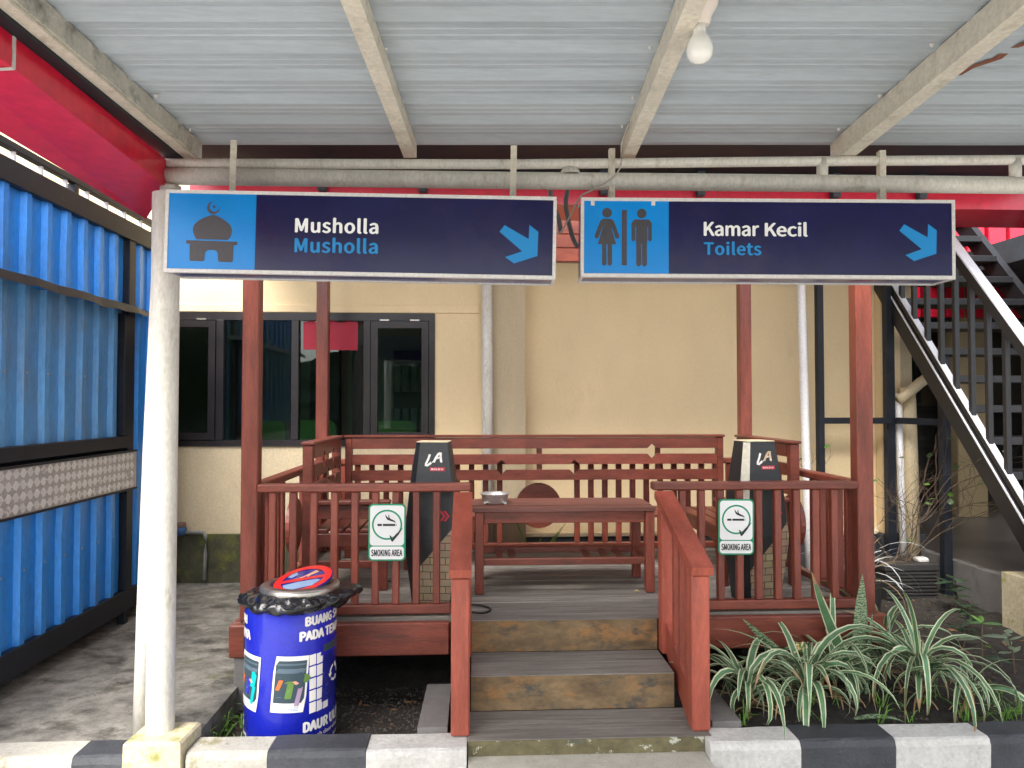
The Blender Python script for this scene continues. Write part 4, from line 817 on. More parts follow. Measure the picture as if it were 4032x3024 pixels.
# ------------------------------------------------------------------ low table and ashtray bowl
tb = thing('low_table', 'low dark red slatted table in the middle of the pavilion', 'table', (.46, 4.13, DZ))
TZ = .822
for k in range(4):
    m = MB(); a = 3.935 + k * .1; b_ = a + .097; c = .03
    x0, x1 = -.028, .958
    poly = [(x0, a), (x1, a), (x1, b_), (x0, b_)]
    if k == 3: poly = [(x0, a), (x1, a), (x1, b_ - .05), (x1 - .06, b_), (x0 + .06, b_), (x0, b_ - .05)]
    m.prism(poly, 'z', TZ - .022, TZ - (.003 if k == 0 else 0)); m.build('top_slat', 'table_wood', tb)
for x in (.016, .93):
    for yy in (3.965, 4.30): blk('leg', x - .024, x + .024, yy - .024, yy + .024, DZ + .002, TZ - .023, 'maroon_v', tb, .004)
blk('apron', .041, .905, 3.955, 3.98, TZ - .085, TZ - .024, 'maroon', tb, .003); blk('apron', .041, .905, 4.285, 4.31, TZ - .085, TZ - .024, 'maroon', tb, .003)
for x in (.016, .93): blk('apron', x - .012, x + .012, 3.99, 4.275, TZ - .085, TZ - .024, 'maroon', tb, .003)
blk('shelf_rail', .041, .905, 3.952, 3.978, .515, .55, 'maroon', tb, .003); blk('shelf_rail', .041, .905, 4.285, 4.312, .515, .55, 'maroon', tb, .003)
for x in (.016, .93): blk('shelf_rail', x - .013, x + .013, 3.99, 4.275, .515, .55, 'maroon', tb, .003)
for x in (.13, .20, .62, .72, .80): blk('shelf_slat', x - .02, x + .02, 3.979, 4.284, .519, .531, 'maroon', tb, .002)
ah = thing('ashtray_bowl', 'round aluminium bowl used as ashtray on the low table', 'bowl', (.103, 4.12, TZ + .001))
prof = [(0, 0), (.062, 0), (.068, .006), (.074, .045), (.083, .052), (.084, .056), (.076, .054), (.07, .048), (.066, .012), (0, .010)]
m = MB(); m.lathe(prof, (.103, 4.12, TZ + .001), 40)
m.v = [(x + .0, y, z + (.004 * mnoise.noise((math.atan2(y - 4.12, x - .103) * 3, 1, 1)) if z > TZ + .04 else 0)) for x, y, z in m.v]
m.build('bowl', 'bowl', ah, True)
m = heightgrid(-.05, .05, -.05, .05, 14, 14, lambda x, y: 0); m.v = [(.103 + x * 1.25 if abs(x) < .051 else x, 4.12 + y * 1.25, TZ + .034 + .012 * mnoise.noise((x * 60, y * 60, 0)) - 6 * (x * x + y * y)) for x, y, z in m.v]
m.build('ash', 'ash', ah)['kind'] = 'stuff'
for k in range(7):
    a = rnd.uniform(0, 6.28); p = Vector((.103 + .035 * math.cos(a), 4.12 + .035 * math.sin(a), TZ + .043)); d = Vector((rnd.uniform(-1, 1), rnd.uniform(-1, 1), .5)).normalized() * .014
    MB().tube([p - d, p + d], .0035, 6).build('cigarette_end', 'white_print' if k % 2 else 'worn_print', ah, True)

# ------------------------------------------------------------------ promotional stands
def stand(label, loc, rotz, worn):
    s = thing('promo_stand', label, 'stand', loc, 'black promotional stands'); s.rotation_euler = (0, 0, rotz); ORIG[s.name] = Vector((0, 0, 0))
    prof = [(0.0, .098), (.012, .10), (.30, .134), (.34, .136), (.60, .112), (.815, .083)]
    def sec(hw, ch=.30):
        dd = hw * .86; c = hw * ch
        return [(-hw + c, -dd), (hw - c * .25, -dd), (hw, -dd + c * .25), (hw, dd - c), (hw - c, dd), (-hw + c, dd), (-hw, dd - c), (-hw, -dd + c)]
    mb = MB(); n = 8
    # cut heights finely so that the slanting print edge can follow the faces
    zs = sorted(set([p[0] for p in prof] + [i * .0194 for i in range(1, 42)]))
    def hw(z):
        for (a, wa), (b, wb) in zip(prof, prof[1:]):
            if a <= z <= b: return wa + (wb - wa) * (z - a) / (b - a)
        return prof[-1][1]
    sub = 9; rings = []
    for z in zs:
        c = sec(hw(z)); rg = []
        for i in range(8):
            a = Vector(c[i]); b = Vector(c[(i + 1) % 8]); m_ = sub if i in (0,) else 2
            for t in range(m_): rg.append(a + (b - a) * t / m_)
        rings.append(rg)
    n = len(rings[0]); vs = []; fs = []; ms = []
    for z, rg in zip(zs, rings): vs += [(p.x, p.y, z) for p in rg]
    for i in range(len(zs) - 1):
        for k in range(n):
            f = (i * n + k, i * n + (k + 1) % n, (i + 1) * n + (k + 1) % n, (i + 1) * n + k); c = sum((Vector(vs[j]) for j in f), Vector()) / 4
            mb.add([vs[j] for j in f], [(0, 1, 2, 3)], 0)
    mb.add([(p.x, p.y, zs[-1]) for p in rings[-1]], [tuple(range(n))], 0); mb.add([(p.x, p.y, 0) for p in rings[0]], [tuple(range(n - 1, -1, -1))], 0)
    mb.build('body', ['stand_black'], s, recalc=False)
    V = []; F = []; V2 = []; zz = [.008 + i * .012 for i in range(37)]     # wood-block sheet: front face right of a slanting edge, and the right flank
    for z in zz:
        c = hw(z); xr = c * .93; xl = max(-c * .70, -.118 + (z - .13) * .86); xl = min(xl, xr - .0005)
        yq = -c * .86 - .0018; V += [(xl, yq, z), (xr, yq, z)]; V2 += [(c + .0016, -c * .76, z), (c + .0016, c * .5, z)]
    for i in range(len(zz) - 1): F.append((2 * i, 2 * i + 1, 2 * i + 3, 2 * i + 2))
    MB().add(V, F).build('wood_sheet', 'shingle', s, recalc=False); MB().add(V2, F[:31]).build('wood_sheet', 'shingle', s, recalc=False)
    if worn:
        V = []; F = []
        for z in (.36, .45, .55, .66, .74, .812):
            c = hw(z); V += [(-c - .0012, -c * .56 - .0012, z), (-c * .70 - .0012, -c * .86 - .0012, z)]
        MB().add(V, [(2 * i, 2 * i + 1, 2 * i + 3, 2 * i + 2) for i in range(5)]).build('corner_strip', 'rafter', s, recalc=False)
    blk('top_edge', -.078, .08, -.07, .068, .8155, .82, 'cream_low', s, .001)
    def onface(vs2, fs2, name, mat):     # put a flat figure on the leaning front face
        def yf(z): return -hw(z) * .86 - .0022
        MB().add([(x, yf(z), z) for x, z in vs2], fs2).build(name, mat, s, recalc=False)
    def stroke(pts, w0):
        V = []; F = []
        for i, (x, z) in enumerate(pts):
            a = pts[max(0, i - 1)]; b = pts[min(len(pts) - 1, i + 1)]; d = Vector((b[0] - a[0], b[1] - a[1])).normalized(); nn = Vector((-d.y, d.x)) * w0 / 2
            V += [(x - nn.x, z - nn.y), (x + nn.x, z + nn.y)]
        for i in range(len(pts) - 1): F.append((2 * i, 2 * i + 1, 2 * i + 3, 2 * i + 2))
        return V, F
    V, F = stroke([(-.008, .757), (-.016, .733), (-.026, .712), (-.028, .703), (-.020, .702), (-.008, .71), (.000, .717)], .011); onface(V, F, 'lettering', 'white_print')
    am = 'worn_print' if worn else 'white_print'
    V, F = stroke([(.012, .718), (.022, .74), (.034, .758), (.044, .764)], .011); onface(V, F, 'lettering', am)
    V, F = stroke([(.046, .766), (.046, .745), (.049, .722), (.054, .72)], .011); onface(V, F, 'lettering', am); V, F = stroke([(.020, .735), (.036, .740), (.052, .744)], .008); onface(V, F, 'lettering', am)
    onface([(.003, .716), (.009, .716), (.009, .722), (.003, .722)], [(0, 1, 2, 3)], 'lettering', 'white_print')
    bx0, bx1, bz0, bz1 = -.006, .068, .675, .693
    onface([(bx0, bz0), (bx1, bz0), (bx1, bz1), (bx0, bz1)], [(0, 1, 2, 3)], 'name_band', 'red_print')
    tv, tf = text_polys('BOLD', .02, 1.05); tv = fit(tv, bx0 + .006, bx0 + .05, bz0 + .0045, bz1 - .0045)
    def yf2(z): return -hw(z) * .86 - .0036
    MB().add([(x, yf2(z) - l * .00012, z) for x, z, l in tv], tf).build('lettering', 'white_print', s, recalc=False)
    for ofs in (.053, .059): MB().add([(x, yf2(z), z) for x, z in ((bx0 + ofs, bz0 + .005), (bx0 + ofs + .003, bz0 + .005), (bx0 + ofs + .008, .684), (bx0 + ofs + .003, bz1 - .005), (bx0 + ofs, bz1 - .005), (bx0 + ofs + .005, .684))], [tuple(range(6))]).build('chevron', 'white_print', s, recalc=False)
    for ofs, mt in ((.045, 'red_print'), (.065, 'red_print')): 
        onface([(ofs, .43), (ofs + .012, .43), (ofs + .032, .455), (ofs + .012, .48), (ofs, .48), (ofs + .02, .455)], [tuple(range(6))], 'chevron', mt)
    return s
stand('black tapered promo stand behind the left railing, lettering all white', (-.215, 3.795, DZ), R(-6), False)
stand('black tapered promo stand behind the right railing, with worn gilt letter', (1.44, 3.80, DZ), R(10), True)

# ------------------------------------------------------------------ smoking area plaques
def plaque(label, cx, cz, ry):
    w2, h2 = .0875, .134; s = thing('plaque', label, 'plaque', (cx, 3.545, cz), 'smoking area plaques'); s.rotation_euler = (0, ry, 0); ORIG[s.name] = Vector((0, 0, 0))
    MB().prism(rrect(-w2, w2, -h2, h2, .022), 'y', -.004, 0).build('green_border', 'plaque_green', s)
    MB().prism(rrect(-w2 + .0075, w2 - .0075, -.062, h2 - .0075, .016), 'y', -.0052, -.0035).build('upper_field', 'plaque_white', s)
    MB().prism(rrect(-w2 + .0075, w2 - .0075, -h2 + .0075, -.067, .014), 'y', -.0052, -.0035).build('lower_field', 'plaque_white', s)
    y = -.0062; m = MB(); ring(m, -.0, .036, .063, .071, y); m.build('green_ring', 'plaque_green', s, recalc=False)
    m = MB()
    for a, b in ((-.045, -.024), (-.020, .038), (.041, .0435)): m.add([(a, y, .030), (b, y, .030), (b, y, .040), (a, y, .040)], [(0, 1, 2, 3)])
    sm = [(.040, .045), (.034, .052), (.020, .057), (.004, .064), (-.004, .072), (-.008, .083)]; V = []; 
    for i, (x, z) in enumerate(sm): wv = .0042 * math.sin(math.pi * (i + .35) / 6); V += [(x - wv * .6, y, z - wv), (x + wv * .6, y, z + wv)]
    m.add(V, [(2 * i, 2 * i + 1, 2 * i + 3, 2 * i + 2) for i in range(5)])
    m.add([(.01, y, .062), (.018, y, .06), (.011, y, .07), (.008, y, .086), (.005, y, .075)], [(0, 1, 2, 3, 4)])
    m.build('pictogram', 'plaque_black', s, recalc=False)
    MB().add([(x, y - .0008, z) for x, z in ((.012, -.014), (.020, -.016), (.026, -.030), (.040, -.010), (.076, .024), (.055, -.010), (.027, -.044), (.020, -.040))], [tuple(range(8))]).build('tick', 'plaque_black', s, recalc=False)
    # condensed slab lettering
    tv, tf = text_polys('SMOKING AREA', .018, 1.02); tv = fit(tv, -.073, .073, -.112, -.080)
    m = MB().add([(x, y - l * .00012, z) for x, z, l in tv], tf)
    m.build('lettering', 'plaque_black', s, recalc=False)
    return s
plaque('green edged smoking area plaque on the left railing', -.421, .766, R(.4)); plaque('green edged smoking area plaque on the right railing', 1.255, .778, R(.6))

# ------------------------------------------------------------------ litter bin and its liner
BX, BY, BR, BZ0, BZ1 = -.785, 3.215, .186, -.045, .575
bn = thing('litter_bin', 'round blue printed litter bin with steel rim behind the kerb', 'bin', (BX, BY, BZ0))
MB().lathe([(0, 0), (BR - .004, 0), (BR, .006), (BR, .56), (BR - .01, .60), (BR - .02, .62)], (BX, BY, BZ0), 64).build('body', 'bin_blue', bn, True)
RX, RZ = -.748, .607
MB().lathe([(.118, -.02), (.125, .004), (.128, .008), (.158, .004), (.165, -.003), (.166, -.02), (.16, -.03)], (RX, BY, RZ), 56).build('rim', 'steel', bn, True)
lid = thing('lid_tmp', None, None, (0, 0, 0))
bpy.data.objects.remove(lid)
# swing lid: a tilted disc carrying the prohibition print
LC = Vector((RX + .01, BY + .005, RZ + .018)); LM = Matrix.Translation(LC) @ Matrix.Rotation(R(-9), 4, 'Y') @ Matrix.Rotation(R(13), 4, 'X')
def lidm(mb, name, mat):
    mb.v = [tuple(LM @ Vector(p)) for p in mb.v]; return mb.build(name, mat, lidp if name != 'lid' else bn)
m = MB(); m.lathe([(0, -.008), (.125, -.008), (.127, -.003), (.125, 0), (0, 0)], (0, 0, 0), 48); lidp = lidm(m, 'lid', 'bin_blue_dark')
def flat(pts, h): return MB().add([(x, y, h) for x, y in pts], [tuple(range(len(pts)))])
m = MB(); ring(m, 0, 0, .092, .1235, 0); m.v = [(x, z, .0015) for x, y, z in m.v]; lidm(m, 'red_ring', 'bin_red')
lidm(flat([(-.1, .012), (-.1, -.012), (.1, -.012), (.1, .012)], .0012), 'red_bar', 'bin_red')
lidm(flat([(-.05, .016), (-.02, .02), (.0, .03), (.045, .07), (.062, .052), (.03, .028), (.02, .014), (.01, .024), (-.005, .014)], .0009), 'hand_print', 'skin')
lidm(flat([(.045, .071), (.062, .053), (.078, .06), (.07, .08)], .0009), 'cuff_print', 'stand_black')
lidm(flat([(-.08, -.03), (-.02, -.02), (.06, -.02), (.082, -.035), (.05, -.075), (-.03, -.085), (-.07, -.06)], .0007), 'splash_print', 'pale_blue')
lidm(flat([(-.075, .045), (-.055, .03), (-.03, .055), (-.04, .078), (-.06, .068)], .0007), 'splash_print', 'pale_blue')
# print wrapped round the body: s = arc length to the right of the point that faces the camera
A0 = math.atan2(-BY, -BX)           # direction from the bin to the camera
def wrap(vs2, fs2, name, mat, off=.0018):
    V = []
    for p_ in vs2:
        s_, z = p_[0], p_[1]; ro = BR + off + (p_[2] * .00015 if len(p_) > 2 else 0); a = A0 + s_ / BR; V.append((BX + ro * math.cos(a), BY + ro * math.sin(a), z))
    return MB().add(V, fs2).build(name, mat, bn, recalc=False)
def wpoly(pts, name, mat, off=.0018):   # a filled outline cut in strips so that it follows the curve
    xs0 = min(p[0] for p in pts); xs1 = max(p[0] for p in pts); nseg = max(1, int((xs1 - xs0) / .012))
    V = []; F = []
    def span(x):
        zz = []
        for i in range(len(pts)):
            a, b = pts[i], pts[(i + 1) % len(pts)]
            if abs(a[0] - b[0]) < 1e-9: continue
            t = (x - a[0]) / (b[0] - a[0])
            if -1e-6 <= t <= 1 + 1e-6: zz.append(a[1] + (b[1] - a[1]) * t)
        return (min(zz), max(zz)) if zz else (0, 0)
    for i in range(nseg + 1):
        x = xs0 + (xs1 - xs0) * min(max(i / nseg, .002), .998); lo_, hi_ = span(x); V += [(x, lo_), (x, hi_)]
    for i in range(nseg): F.append((2 * i, 2 * i + 2, 2 * i + 3, 2 * i + 1))
    return wrap(V, F, name, mat, off)
def wtext(s_, x0, x1, z0, z1, mat='white_print', bold=.03, name='lettering'):
    tv, tf = text_polys(s_, bold, 1.0); tv = fit(tv, x0, x1, z0, z1); wrap(tv, tf, name, mat)
def circ(cx, cz, r, n=12): return [(cx + r * math.cos(2 * math.pi * k / n), cz + r * math.sin(2 * math.pi * k / n)) for k in range(n)]
def print_panel(o):
    wtext('BUANG SAMPAH', o + .032, o + .345, .472, .512, bold=.03); wtext('PADA TEMPATNYA', o + .010, o + .375, .415, .455, bold=.03)
    wtext('DAUR ULANG', o + .026, o + .305, .048, .092, bold=.03)
    wtext('Sampah daur ulang kantong', o + .018, o + .345, .014, .036, bold=.006); wtext('dan minuman, koran bekas', o + .016, o + .325, -.020, .002, bold=.006)
    # key grid, blue container with recycling arrows
    for i in range(5):
        for j in range(3):
            a = o + .052 + j * .033; zz = .120 + i * .048
            wpoly([(a, zz), (a + .029, zz + .002), (a + .029, zz + .044), (a, zz + .042)], 'key_print', 'white_print', .0012)
    wpoly([(o + .108, .150), (o + .118, .385), (o + .265, .385), (o + .275, .150)], 'container_print', 'bin_blue_dark', .0024)
    wpoly([(o + .102, .340), (o + .106, .395), (o + .275, .395), (o + .28, .340)], 'container_print', 'bin_blue', .0030)
    wpoly([(o + .118, .352), (o + .118, .382), (o + .26, .382), (o + .26, .352)], 'container_print', 'print_slate', .0034)
    for k in range(3):
        a0 = 90 + k * 120; V = []
        for t in range(7): a = R(a0 + 15 + t * 12); V += [(o + .19 + .036 * math.cos(a), .25 + .036 * math.sin(a)), (o + .19 + .026 * math.cos(a), .25 + .026 * math.sin(a))]
        wrap(V, [(2 * i, 2 * i + 1, 2 * i + 3, 2 * i + 2) for i in range(6)], 'recycling_arrow', 'white_print', .004)
        a = R(a0 + 87); c = (o + .19 + .031 * math.cos(a), .25 + .031 * math.sin(a)); tn = (-math.sin(a), math.cos(a)); nr = (math.cos(a), math.sin(a))
        wrap([(c[0] + nr[0] * .013, c[1] + nr[1] * .013), (c[0] - nr[0] * .013, c[1] - nr[1] * .013), (c[0] + tn[0] * .018, c[1] + tn[1] * .018)], [(0, 1, 2)], 'recycling_arrow', 'white_print', .004)
def card(o, a, b, top, green):
    """snapshot card: white frame leaning a little, slate picture, two small figures and a container"""
    def T(u, v_): return (o + a * u + .018 * v_, top - .222 * (1 - v_) - .010 * u)   # u 0..1 across, v 0..1 up, sheared
    def quad(u0, u1, v0, v1, nm, mt, off): wpoly([T(u0, v0), T(u1, v0), T(u1, v1), T(u0, v1)], nm, mt, off)
    def pol(pts, nm, mt, off): wpoly([T(*p) for p in pts], nm, mt, off)
    quad(0, 1, 0, 1, 'card_print', 'white_print', .0028); quad(.06, .94, .17, .92, 'picture_print', 'print_slate', .0034)
    quad(.06, .94, .70, .78, 'picture_print', 'print_slate2', .0038); quad(.06, .94, .84, .87, 'picture_print', 'print_slate2', .0038)
    cb = 'print_green' if green else 'bin_blue'
    pol([(.38, .25), (.36, .52), (.62, .52), (.60, .25)], 'container_print', cb, .0042); pol([(.34, .52), (.34, .56), (.64, .56), (.64, .52)], 'container_print', cb, .0044)
    quad(.45, .53, .36, .42, 'recycling_mark', 'white_print', .0048)
    # standing figure on the right
    pol([(.66, .12), (.70, .45), (.88, .45), (.84, .12)], 'figure_print', 'print_lilac' if green else 'print_teal', .0046)
    pol([(.64, .43), (.66, .68), (.72, .72), (.84, .72), (.90, .66), (.88, .43)], 'figure_print', 'print_slate' if green else 'print_teal', .005)
    pol([(.56, .55), (.58, .6), (.76, .52), (.74, .46)], 'figure_print', 'skin', .0054); wpoly(circ(T(.77, .78)[0], T(.77, .78)[1], .0095), 'figure_print', 'skin', .0052)
    pol([(.69, .80), (.72, .86), (.83, .86), (.86, .79), (.80, .815)], 'figure_print', 'stand_black', .0056)
    if green: wpoly(circ(T(.95, .60)[0], T(.95, .60)[1], .019), 'sack_print', 'print_green', .0044)
    # smaller figure on the left
    pol([(.10, .40), (.10, .58), (.30, .58), (.32, .40)], 'figure_print', 'print_orange', .005); pol([(.13, .25), (.13, .40), (.28, .40), (.27, .25)], 'figure_print', 'print_teal' if not green else 'bin_blue_dark', .0048)
    wpoly(circ(T(.2, .635)[0], T(.2, .635)[1], .008), 'figure_print', 'skin', .0052); pol([(.13, .65), (.14, .70), (.27, .70), (.28, .65)], 'figure_print', 'stand_black', .0056)
    pol([(.18, .20), (.16, .28), (.22, .36), (.30, .28), (.30, .20)], 'sack_print', 'pale_blue', .0058)
    for v_ in (.035, .06, .085): quad(.10, .80, v_, v_ + .01, 'small_print', 'pale_blue', .0034)
    wpoly(circ(T(.12, .13)[0], T(.12, .13)[1], .0035, 8), 'heart_print', 'red_print', .0034)
print_panel(.022); card(-.080, .135, .16, .366, True)
print_panel(-.56); card(-.275, .135, .16, .366, False)
# liner folded out over the rim
m = MB(); n = 180; prof = [(.150, .014), (.161, .014), (.170, .006), (.180, .000), (.190, -.006), (.200, -.014), (.207, -.023), (.210, -.033), (.206, -.043), (.198, -.051), (.192, -.058), (.187, -.050)]
vs = []; fs = []; nr = len(prof)
def crease(x, y, z): return 1 - 2.2 * abs(mnoise.noise((x, y, z)))     # sharp crests like thin plastic
for i, (r, dz) in enumerate(prof):
    t = i / (nr - 1)
    for k in range(n):
        a = 2 * math.pi * k / n; c, s_ = math.cos(a), math.sin(a); g_ = min(1, t * 3)
        sk = a * 1.0 + i * .06                                            # folds run slanting round the rim
        f1 = crease(math.cos(sk) * 2.6, math.sin(sk) * 2.6, i * .16) - .45; f2 = crease(math.cos(sk * 1.0 - i * .1) * 6.5 + 9, math.sin(sk - i * .1) * 6.5, i * .30) - .45
        pull = .055 * max(0, math.cos(a - .15)) ** 8 * min(1, t * 2); pull2 = .030 * max(0, math.cos(a - 3.3)) ** 5 * min(1, t * 2)
        rr = r + g_ * (.015 * f1 + .007 * f2) + pull + pull2
        zz = dz * .85 + g_ * (.012 * mnoise.noise((c * 3 + 3, s_ * 3, i * .35)) + .008 * f2) + pull * .35 - .014 * t * max(0, -s_) * (1 + math.sin(a * 3 + 1)) * .5
        vs.append((RX - .012 * t + rr * c, BY + rr * s_, RZ - .024 + zz))
for i in range(nr - 1):
    for k in range(n): fs.append((i * n + k, i * n + (k + 1) % n, (i + 1) * n + (k + 1) % n, (i + 1) * n + k))
o = m.add(vs, fs).build('bin_liner', 'bag', smooth=True, origin=(RX, BY, RZ - .1)); tag(o, 'crumpled black plastic liner folded over the blue bin rim', 'liner')

# ------------------------------------------------------------------ cables and small litter on the deck
wire('floor_cable', [(-.02, 3.60, DZ + .006), (.03, 3.585, DZ + .006), (.066, 3.62, DZ + .006), (.06, 3.68, DZ + .006), (.0, 3.73, DZ + .006), (-.08, 3.74, DZ + .006), (-.12, 3.70, DZ + .006)], .005, 'cable', 'black cable loop lying on the deck near the left newel', 'cable', 6, False)
def curled(name, p, s, mat, label, cat):
    m = MB(); V = [(-s, 0, .002), (0, -s * .5, .012), (s, 0, .003), (0, s * .5, .012), (0, 0, .001)]
    m.add([(p[0] + a, p[1] + b, p[2] + c) for a, b, c in V], [(0, 1, 4), (1, 2, 4), (2, 3, 4), (3, 0, 4)]); return tag(m.build(name, mat, origin=p), label, cat)
curled('fallen_petal', (.86, 3.96, DZ), .016, 'flower', 'small pale yellow petal on the deck by the table leg', 'petal')
curled('dry_leaf', (-.50, 4.25, DZ), .022, 'stand_black', 'small dark dry leaf on the deck under the left bench', 'leaf')

# ------------------------------------------------------------------ plants
def strap(parent, p, az, el, L, wd, droop, mats=('leaf_green', 'leaf_cream'), n=9, twist=0, tw0=0, edge=.62, fold=.25, name='leaf'):
    """a long strap leaf: rises, arches over; pale margins are faces of their own"""
    pos = Vector(p); V = []; F = []; ms = []; e = el; a = az
    for i in range(n + 1):
        t = i / n; d = Vector((math.cos(a) * math.cos(e), math.sin(a) * math.cos(e), math.sin(e)))
        side = Vector((-math.sin(a), math.cos(a), 0)); upv = side.cross(d) * -1
        tw = tw0 + twist * t; s2 = side * math.cos(tw) + upv * math.sin(tw)
        w = wd * (min(1, .55 + t * 1.8)) * (1 - t ** 3.2) * .5 + .0004
        for k in (-1, -edge, 0, edge, 1): V.append(pos + s2 * w * k + upv * (-fold * w * (1 - abs(k))) * -1 * -1)
        pos = pos + d * (L / n); e -= droop / n * (1 + .9 * t); a += rnd.uniform(-.05, .05)
    for i in range(n):
        for k in range(4): F.append((i * 5 + k, i * 5 + k + 1, i * 5 + k + 6, i * 5 + k + 5)); ms.append(1 if k in (0, 3) else 0)
    mats = list(mats)
    if mats[0] == 'leaf_green' and rnd.random() < .4:      # withered tip
        mats.append('straw'); ms = [2 if j // 4 >= n - rnd.randint(1, 2) else q_ for j, q_ in enumerate(ms)]
    mb = MB(); mb.add(V, F); mb.m = ms
    return mb.build(name, list(mats), parent, True, origin=p, recalc=False)
def striped_plant(label, p, nl, L0, seed, spread=6.28, az0=0, wd=.029, wid_h=.07):
    global rnd
    rnd = random.Random(seed); t = thing('striped_plant', label, 'plant', p, 'cream striped strap leaved plants')
    st = MB().tube([(p[0], p[1], p[2] - .02), (p[0] + .005, p[1], p[2] + wid_h)], [.014, .009], 8).build('stem', 'straw', t, True)
    for k in range(nl):
        az = az0 + spread * k / nl + rnd.uniform(-.25, .25); inner = rnd.random()
        strap(t, (p[0] + .008 * math.cos(az), p[1] + .008 * math.sin(az), p[2] + wid_h * rnd.uniform(.5, 1.05)), az, R(rnd.uniform(40, 84)), L0 * rnd.uniform(.55, 1.3), wd * rnd.uniform(.6, 1.3), R(rnd.uniform(90, 190)) * (1 if inner > .12 else .5), twist=rnd.uniform(-.6, .6), tw0=rnd.uniform(-.5, .5))
    for k in range(9): strap(t, (p[0], p[1], p[2] + .03), rnd.uniform(0, 6.28), R(rnd.uniform(10, 60)), L0 * rnd.uniform(.3, .6), .010, R(rnd.uniform(60, 120)), ('straw', 'straw'), 6)
    return t
Z0 = .012
striped_plant('striped plant left of the others, beside the steps newel', (1.19, 3.23, Z0), 32, .42, 3, wid_h=.12)
striped_plant('striped plant in front, second from the steps, by the kerb', (1.46, 3.24, Z0), 38, .47, 5, wid_h=.12)
striped_plant('striped plant behind the black kerb block, under the tall mottled leaf', (1.66, 3.40, Z0), 26, .46, 8, wid_h=.12, wd=.028)
striped_plant('largest striped plant spilling over the kerb at the right', (2.02, 3.32, Z0), 46, .52, 11, wid_h=.16, wd=.030)
striped_plant('striped plant at the back under the pavilion corner', (2.00, 3.58, Z0), 28, .46, 14, wid_h=.15, wd=.027)
striped_plant('small striped plant at the rightmost foot of the clump', (2.17, 3.22, Z0), 18, .36, 21, wid_h=.08, wd=.028)
def blade(parent, p, az, el, L, wd, droop, mat, n=9, name='leaf', tw0=0):
    return strap(parent, p, az, el, L, wd, droop, (mat, mat), n, tw0=tw0, edge=.6, fold=.5, name=name)
sn = thing('snake_plant', 'mottled snake plant with one tall upright leaf by the pavilion corner', 'plant', (1.80, 3.44, Z0))
rnd = random.Random(31)
blade(sn, (1.80, 3.44, Z0), R(-80), R(88), .57, .085, R(4), 'snake'); blade(sn, (1.83, 3.43, Z0), R(-70), R(86), .40, .035, R(4), 'snake')
strap(sn, (1.795, 3.42, Z0 + .02), R(178), R(64), .60, .055, R(-8), ('leaf_green', 'leaf_cream'), 9, tw0=1.2, edge=.76)
sn2 = thing('snake_plant', 'snake plant with two mottled blades leaning left over the steps side', 'plant', (1.50, 3.42, Z0))
blade(sn2, (1.62, 3.40, Z0), R(186), R(34), .50, .075, R(14), 'snake', tw0=1.1); blade(sn2, (1.60, 3.44, Z0), R(184), R(47), .52, .055, R(4), 'snake', tw0=1.2)
blade(sn2, (1.42, 3.35, Z0), R(120), R(80), .2, .035, R(6), 'snake'); blade(sn2, (1.62, 3.14, Z0 + .01), R(-20), R(20), .2, .05, R(30), 'snake')
fl = thing('flower_stalk', 'thin stalk with tiny pale yellow flowers rising among striped leaves', 'flower', (1.50, 3.25, Z0 + .05))
fp = [(1.50, 3.25, Z0 + .05), (1.485, 3.25, .18), (1.45, 3.25, .27), (1.435, 3.25, .305)]
MB().tube(fp, .0022, 5).build('stalk', 'leaf_bright', fl)
m = MB()
for k in range(13):
    c = Vector((1.437 + rnd.uniform(-.035, .03), 3.25 + rnd.uniform(-.02, .02), .285 + rnd.uniform(-.02, .035))); m.tube([Vector((1.437, 3.25, .285)), c], .001, 4); m.lathe([(0, -.006), (.005, 0), (0, .006)], c, 6)
m.build('florets', 'flower', fl)
def oval(parent, p, az, el, L, wd, mat, name='leaf', droop=.5):
    V = []; F = []; n = 6; pos = Vector(p); e = el
    for i in range(n + 1):
        t = i / n; d = Vector((math.cos(az) * math.cos(e), math.sin(az) * math.cos(e), math.sin(e))); side = Vector((-math.sin(az), math.cos(az), 0)); up = d.cross(side)
        w = wd * .5 * math.sin(math.pi * min(1, .04 + t * .96)) ** .8
        V += [pos - side * w + up * w * -.35, pos, pos + side * w + up * w * -.35]; pos = pos + d * (L / n); e -= droop / n
    for i in range(n): F += [(3 * i, 3 * i + 1, 3 * i + 4, 3 * i + 3), (3 * i + 1, 3 * i + 2, 3 * i + 5, 3 * i + 4)]
    return MB().add(V, F).build(name, mat, parent, True, origin=p, recalc=False)
def shrub(name, label, p, h, leaves, L, wd, mat, seed, lean=(0, 0)):
    r_ = random.Random(seed); t = thing(name, label, 'plant', p); top = Vector((p[0] + lean[0], p[1] + lean[1], p[2] + h))
    MB().tube([p, Vector(p).lerp(top, .5) + Vector((.01, 0, 0)), top], [.006, .005, .003], 6).build('stem', 'stem', t)
    for k in range(leaves):
        f = .35 + .65 * (k // 2 + 1) / (leaves // 2); q_ = Vector(p).lerp(top, min(1, f)); az = (k % 2) * math.pi + (k // 2) * 1.3 + r_.uniform(-.3, .3)
        oval(t, q_, az, R(r_.uniform(5, 40)), L * r_.uniform(.7, 1.1), wd * r_.uniform(.8, 1.1), mat, droop=r_.uniform(.4, 1.1))
    return t
sh = thing('broadleaf_seedling', 'upright seedling with broad greyish leaves on a red stem, right of the striped plants', 'plant', (2.46, 3.52, Z0))
MB().tube([(2.46, 3.52, Z0 - .01), (2.455, 3.52, .15), (2.46, 3.52, .31)], [.006, .005, .004], 6).build('stem', 'stem', sh)
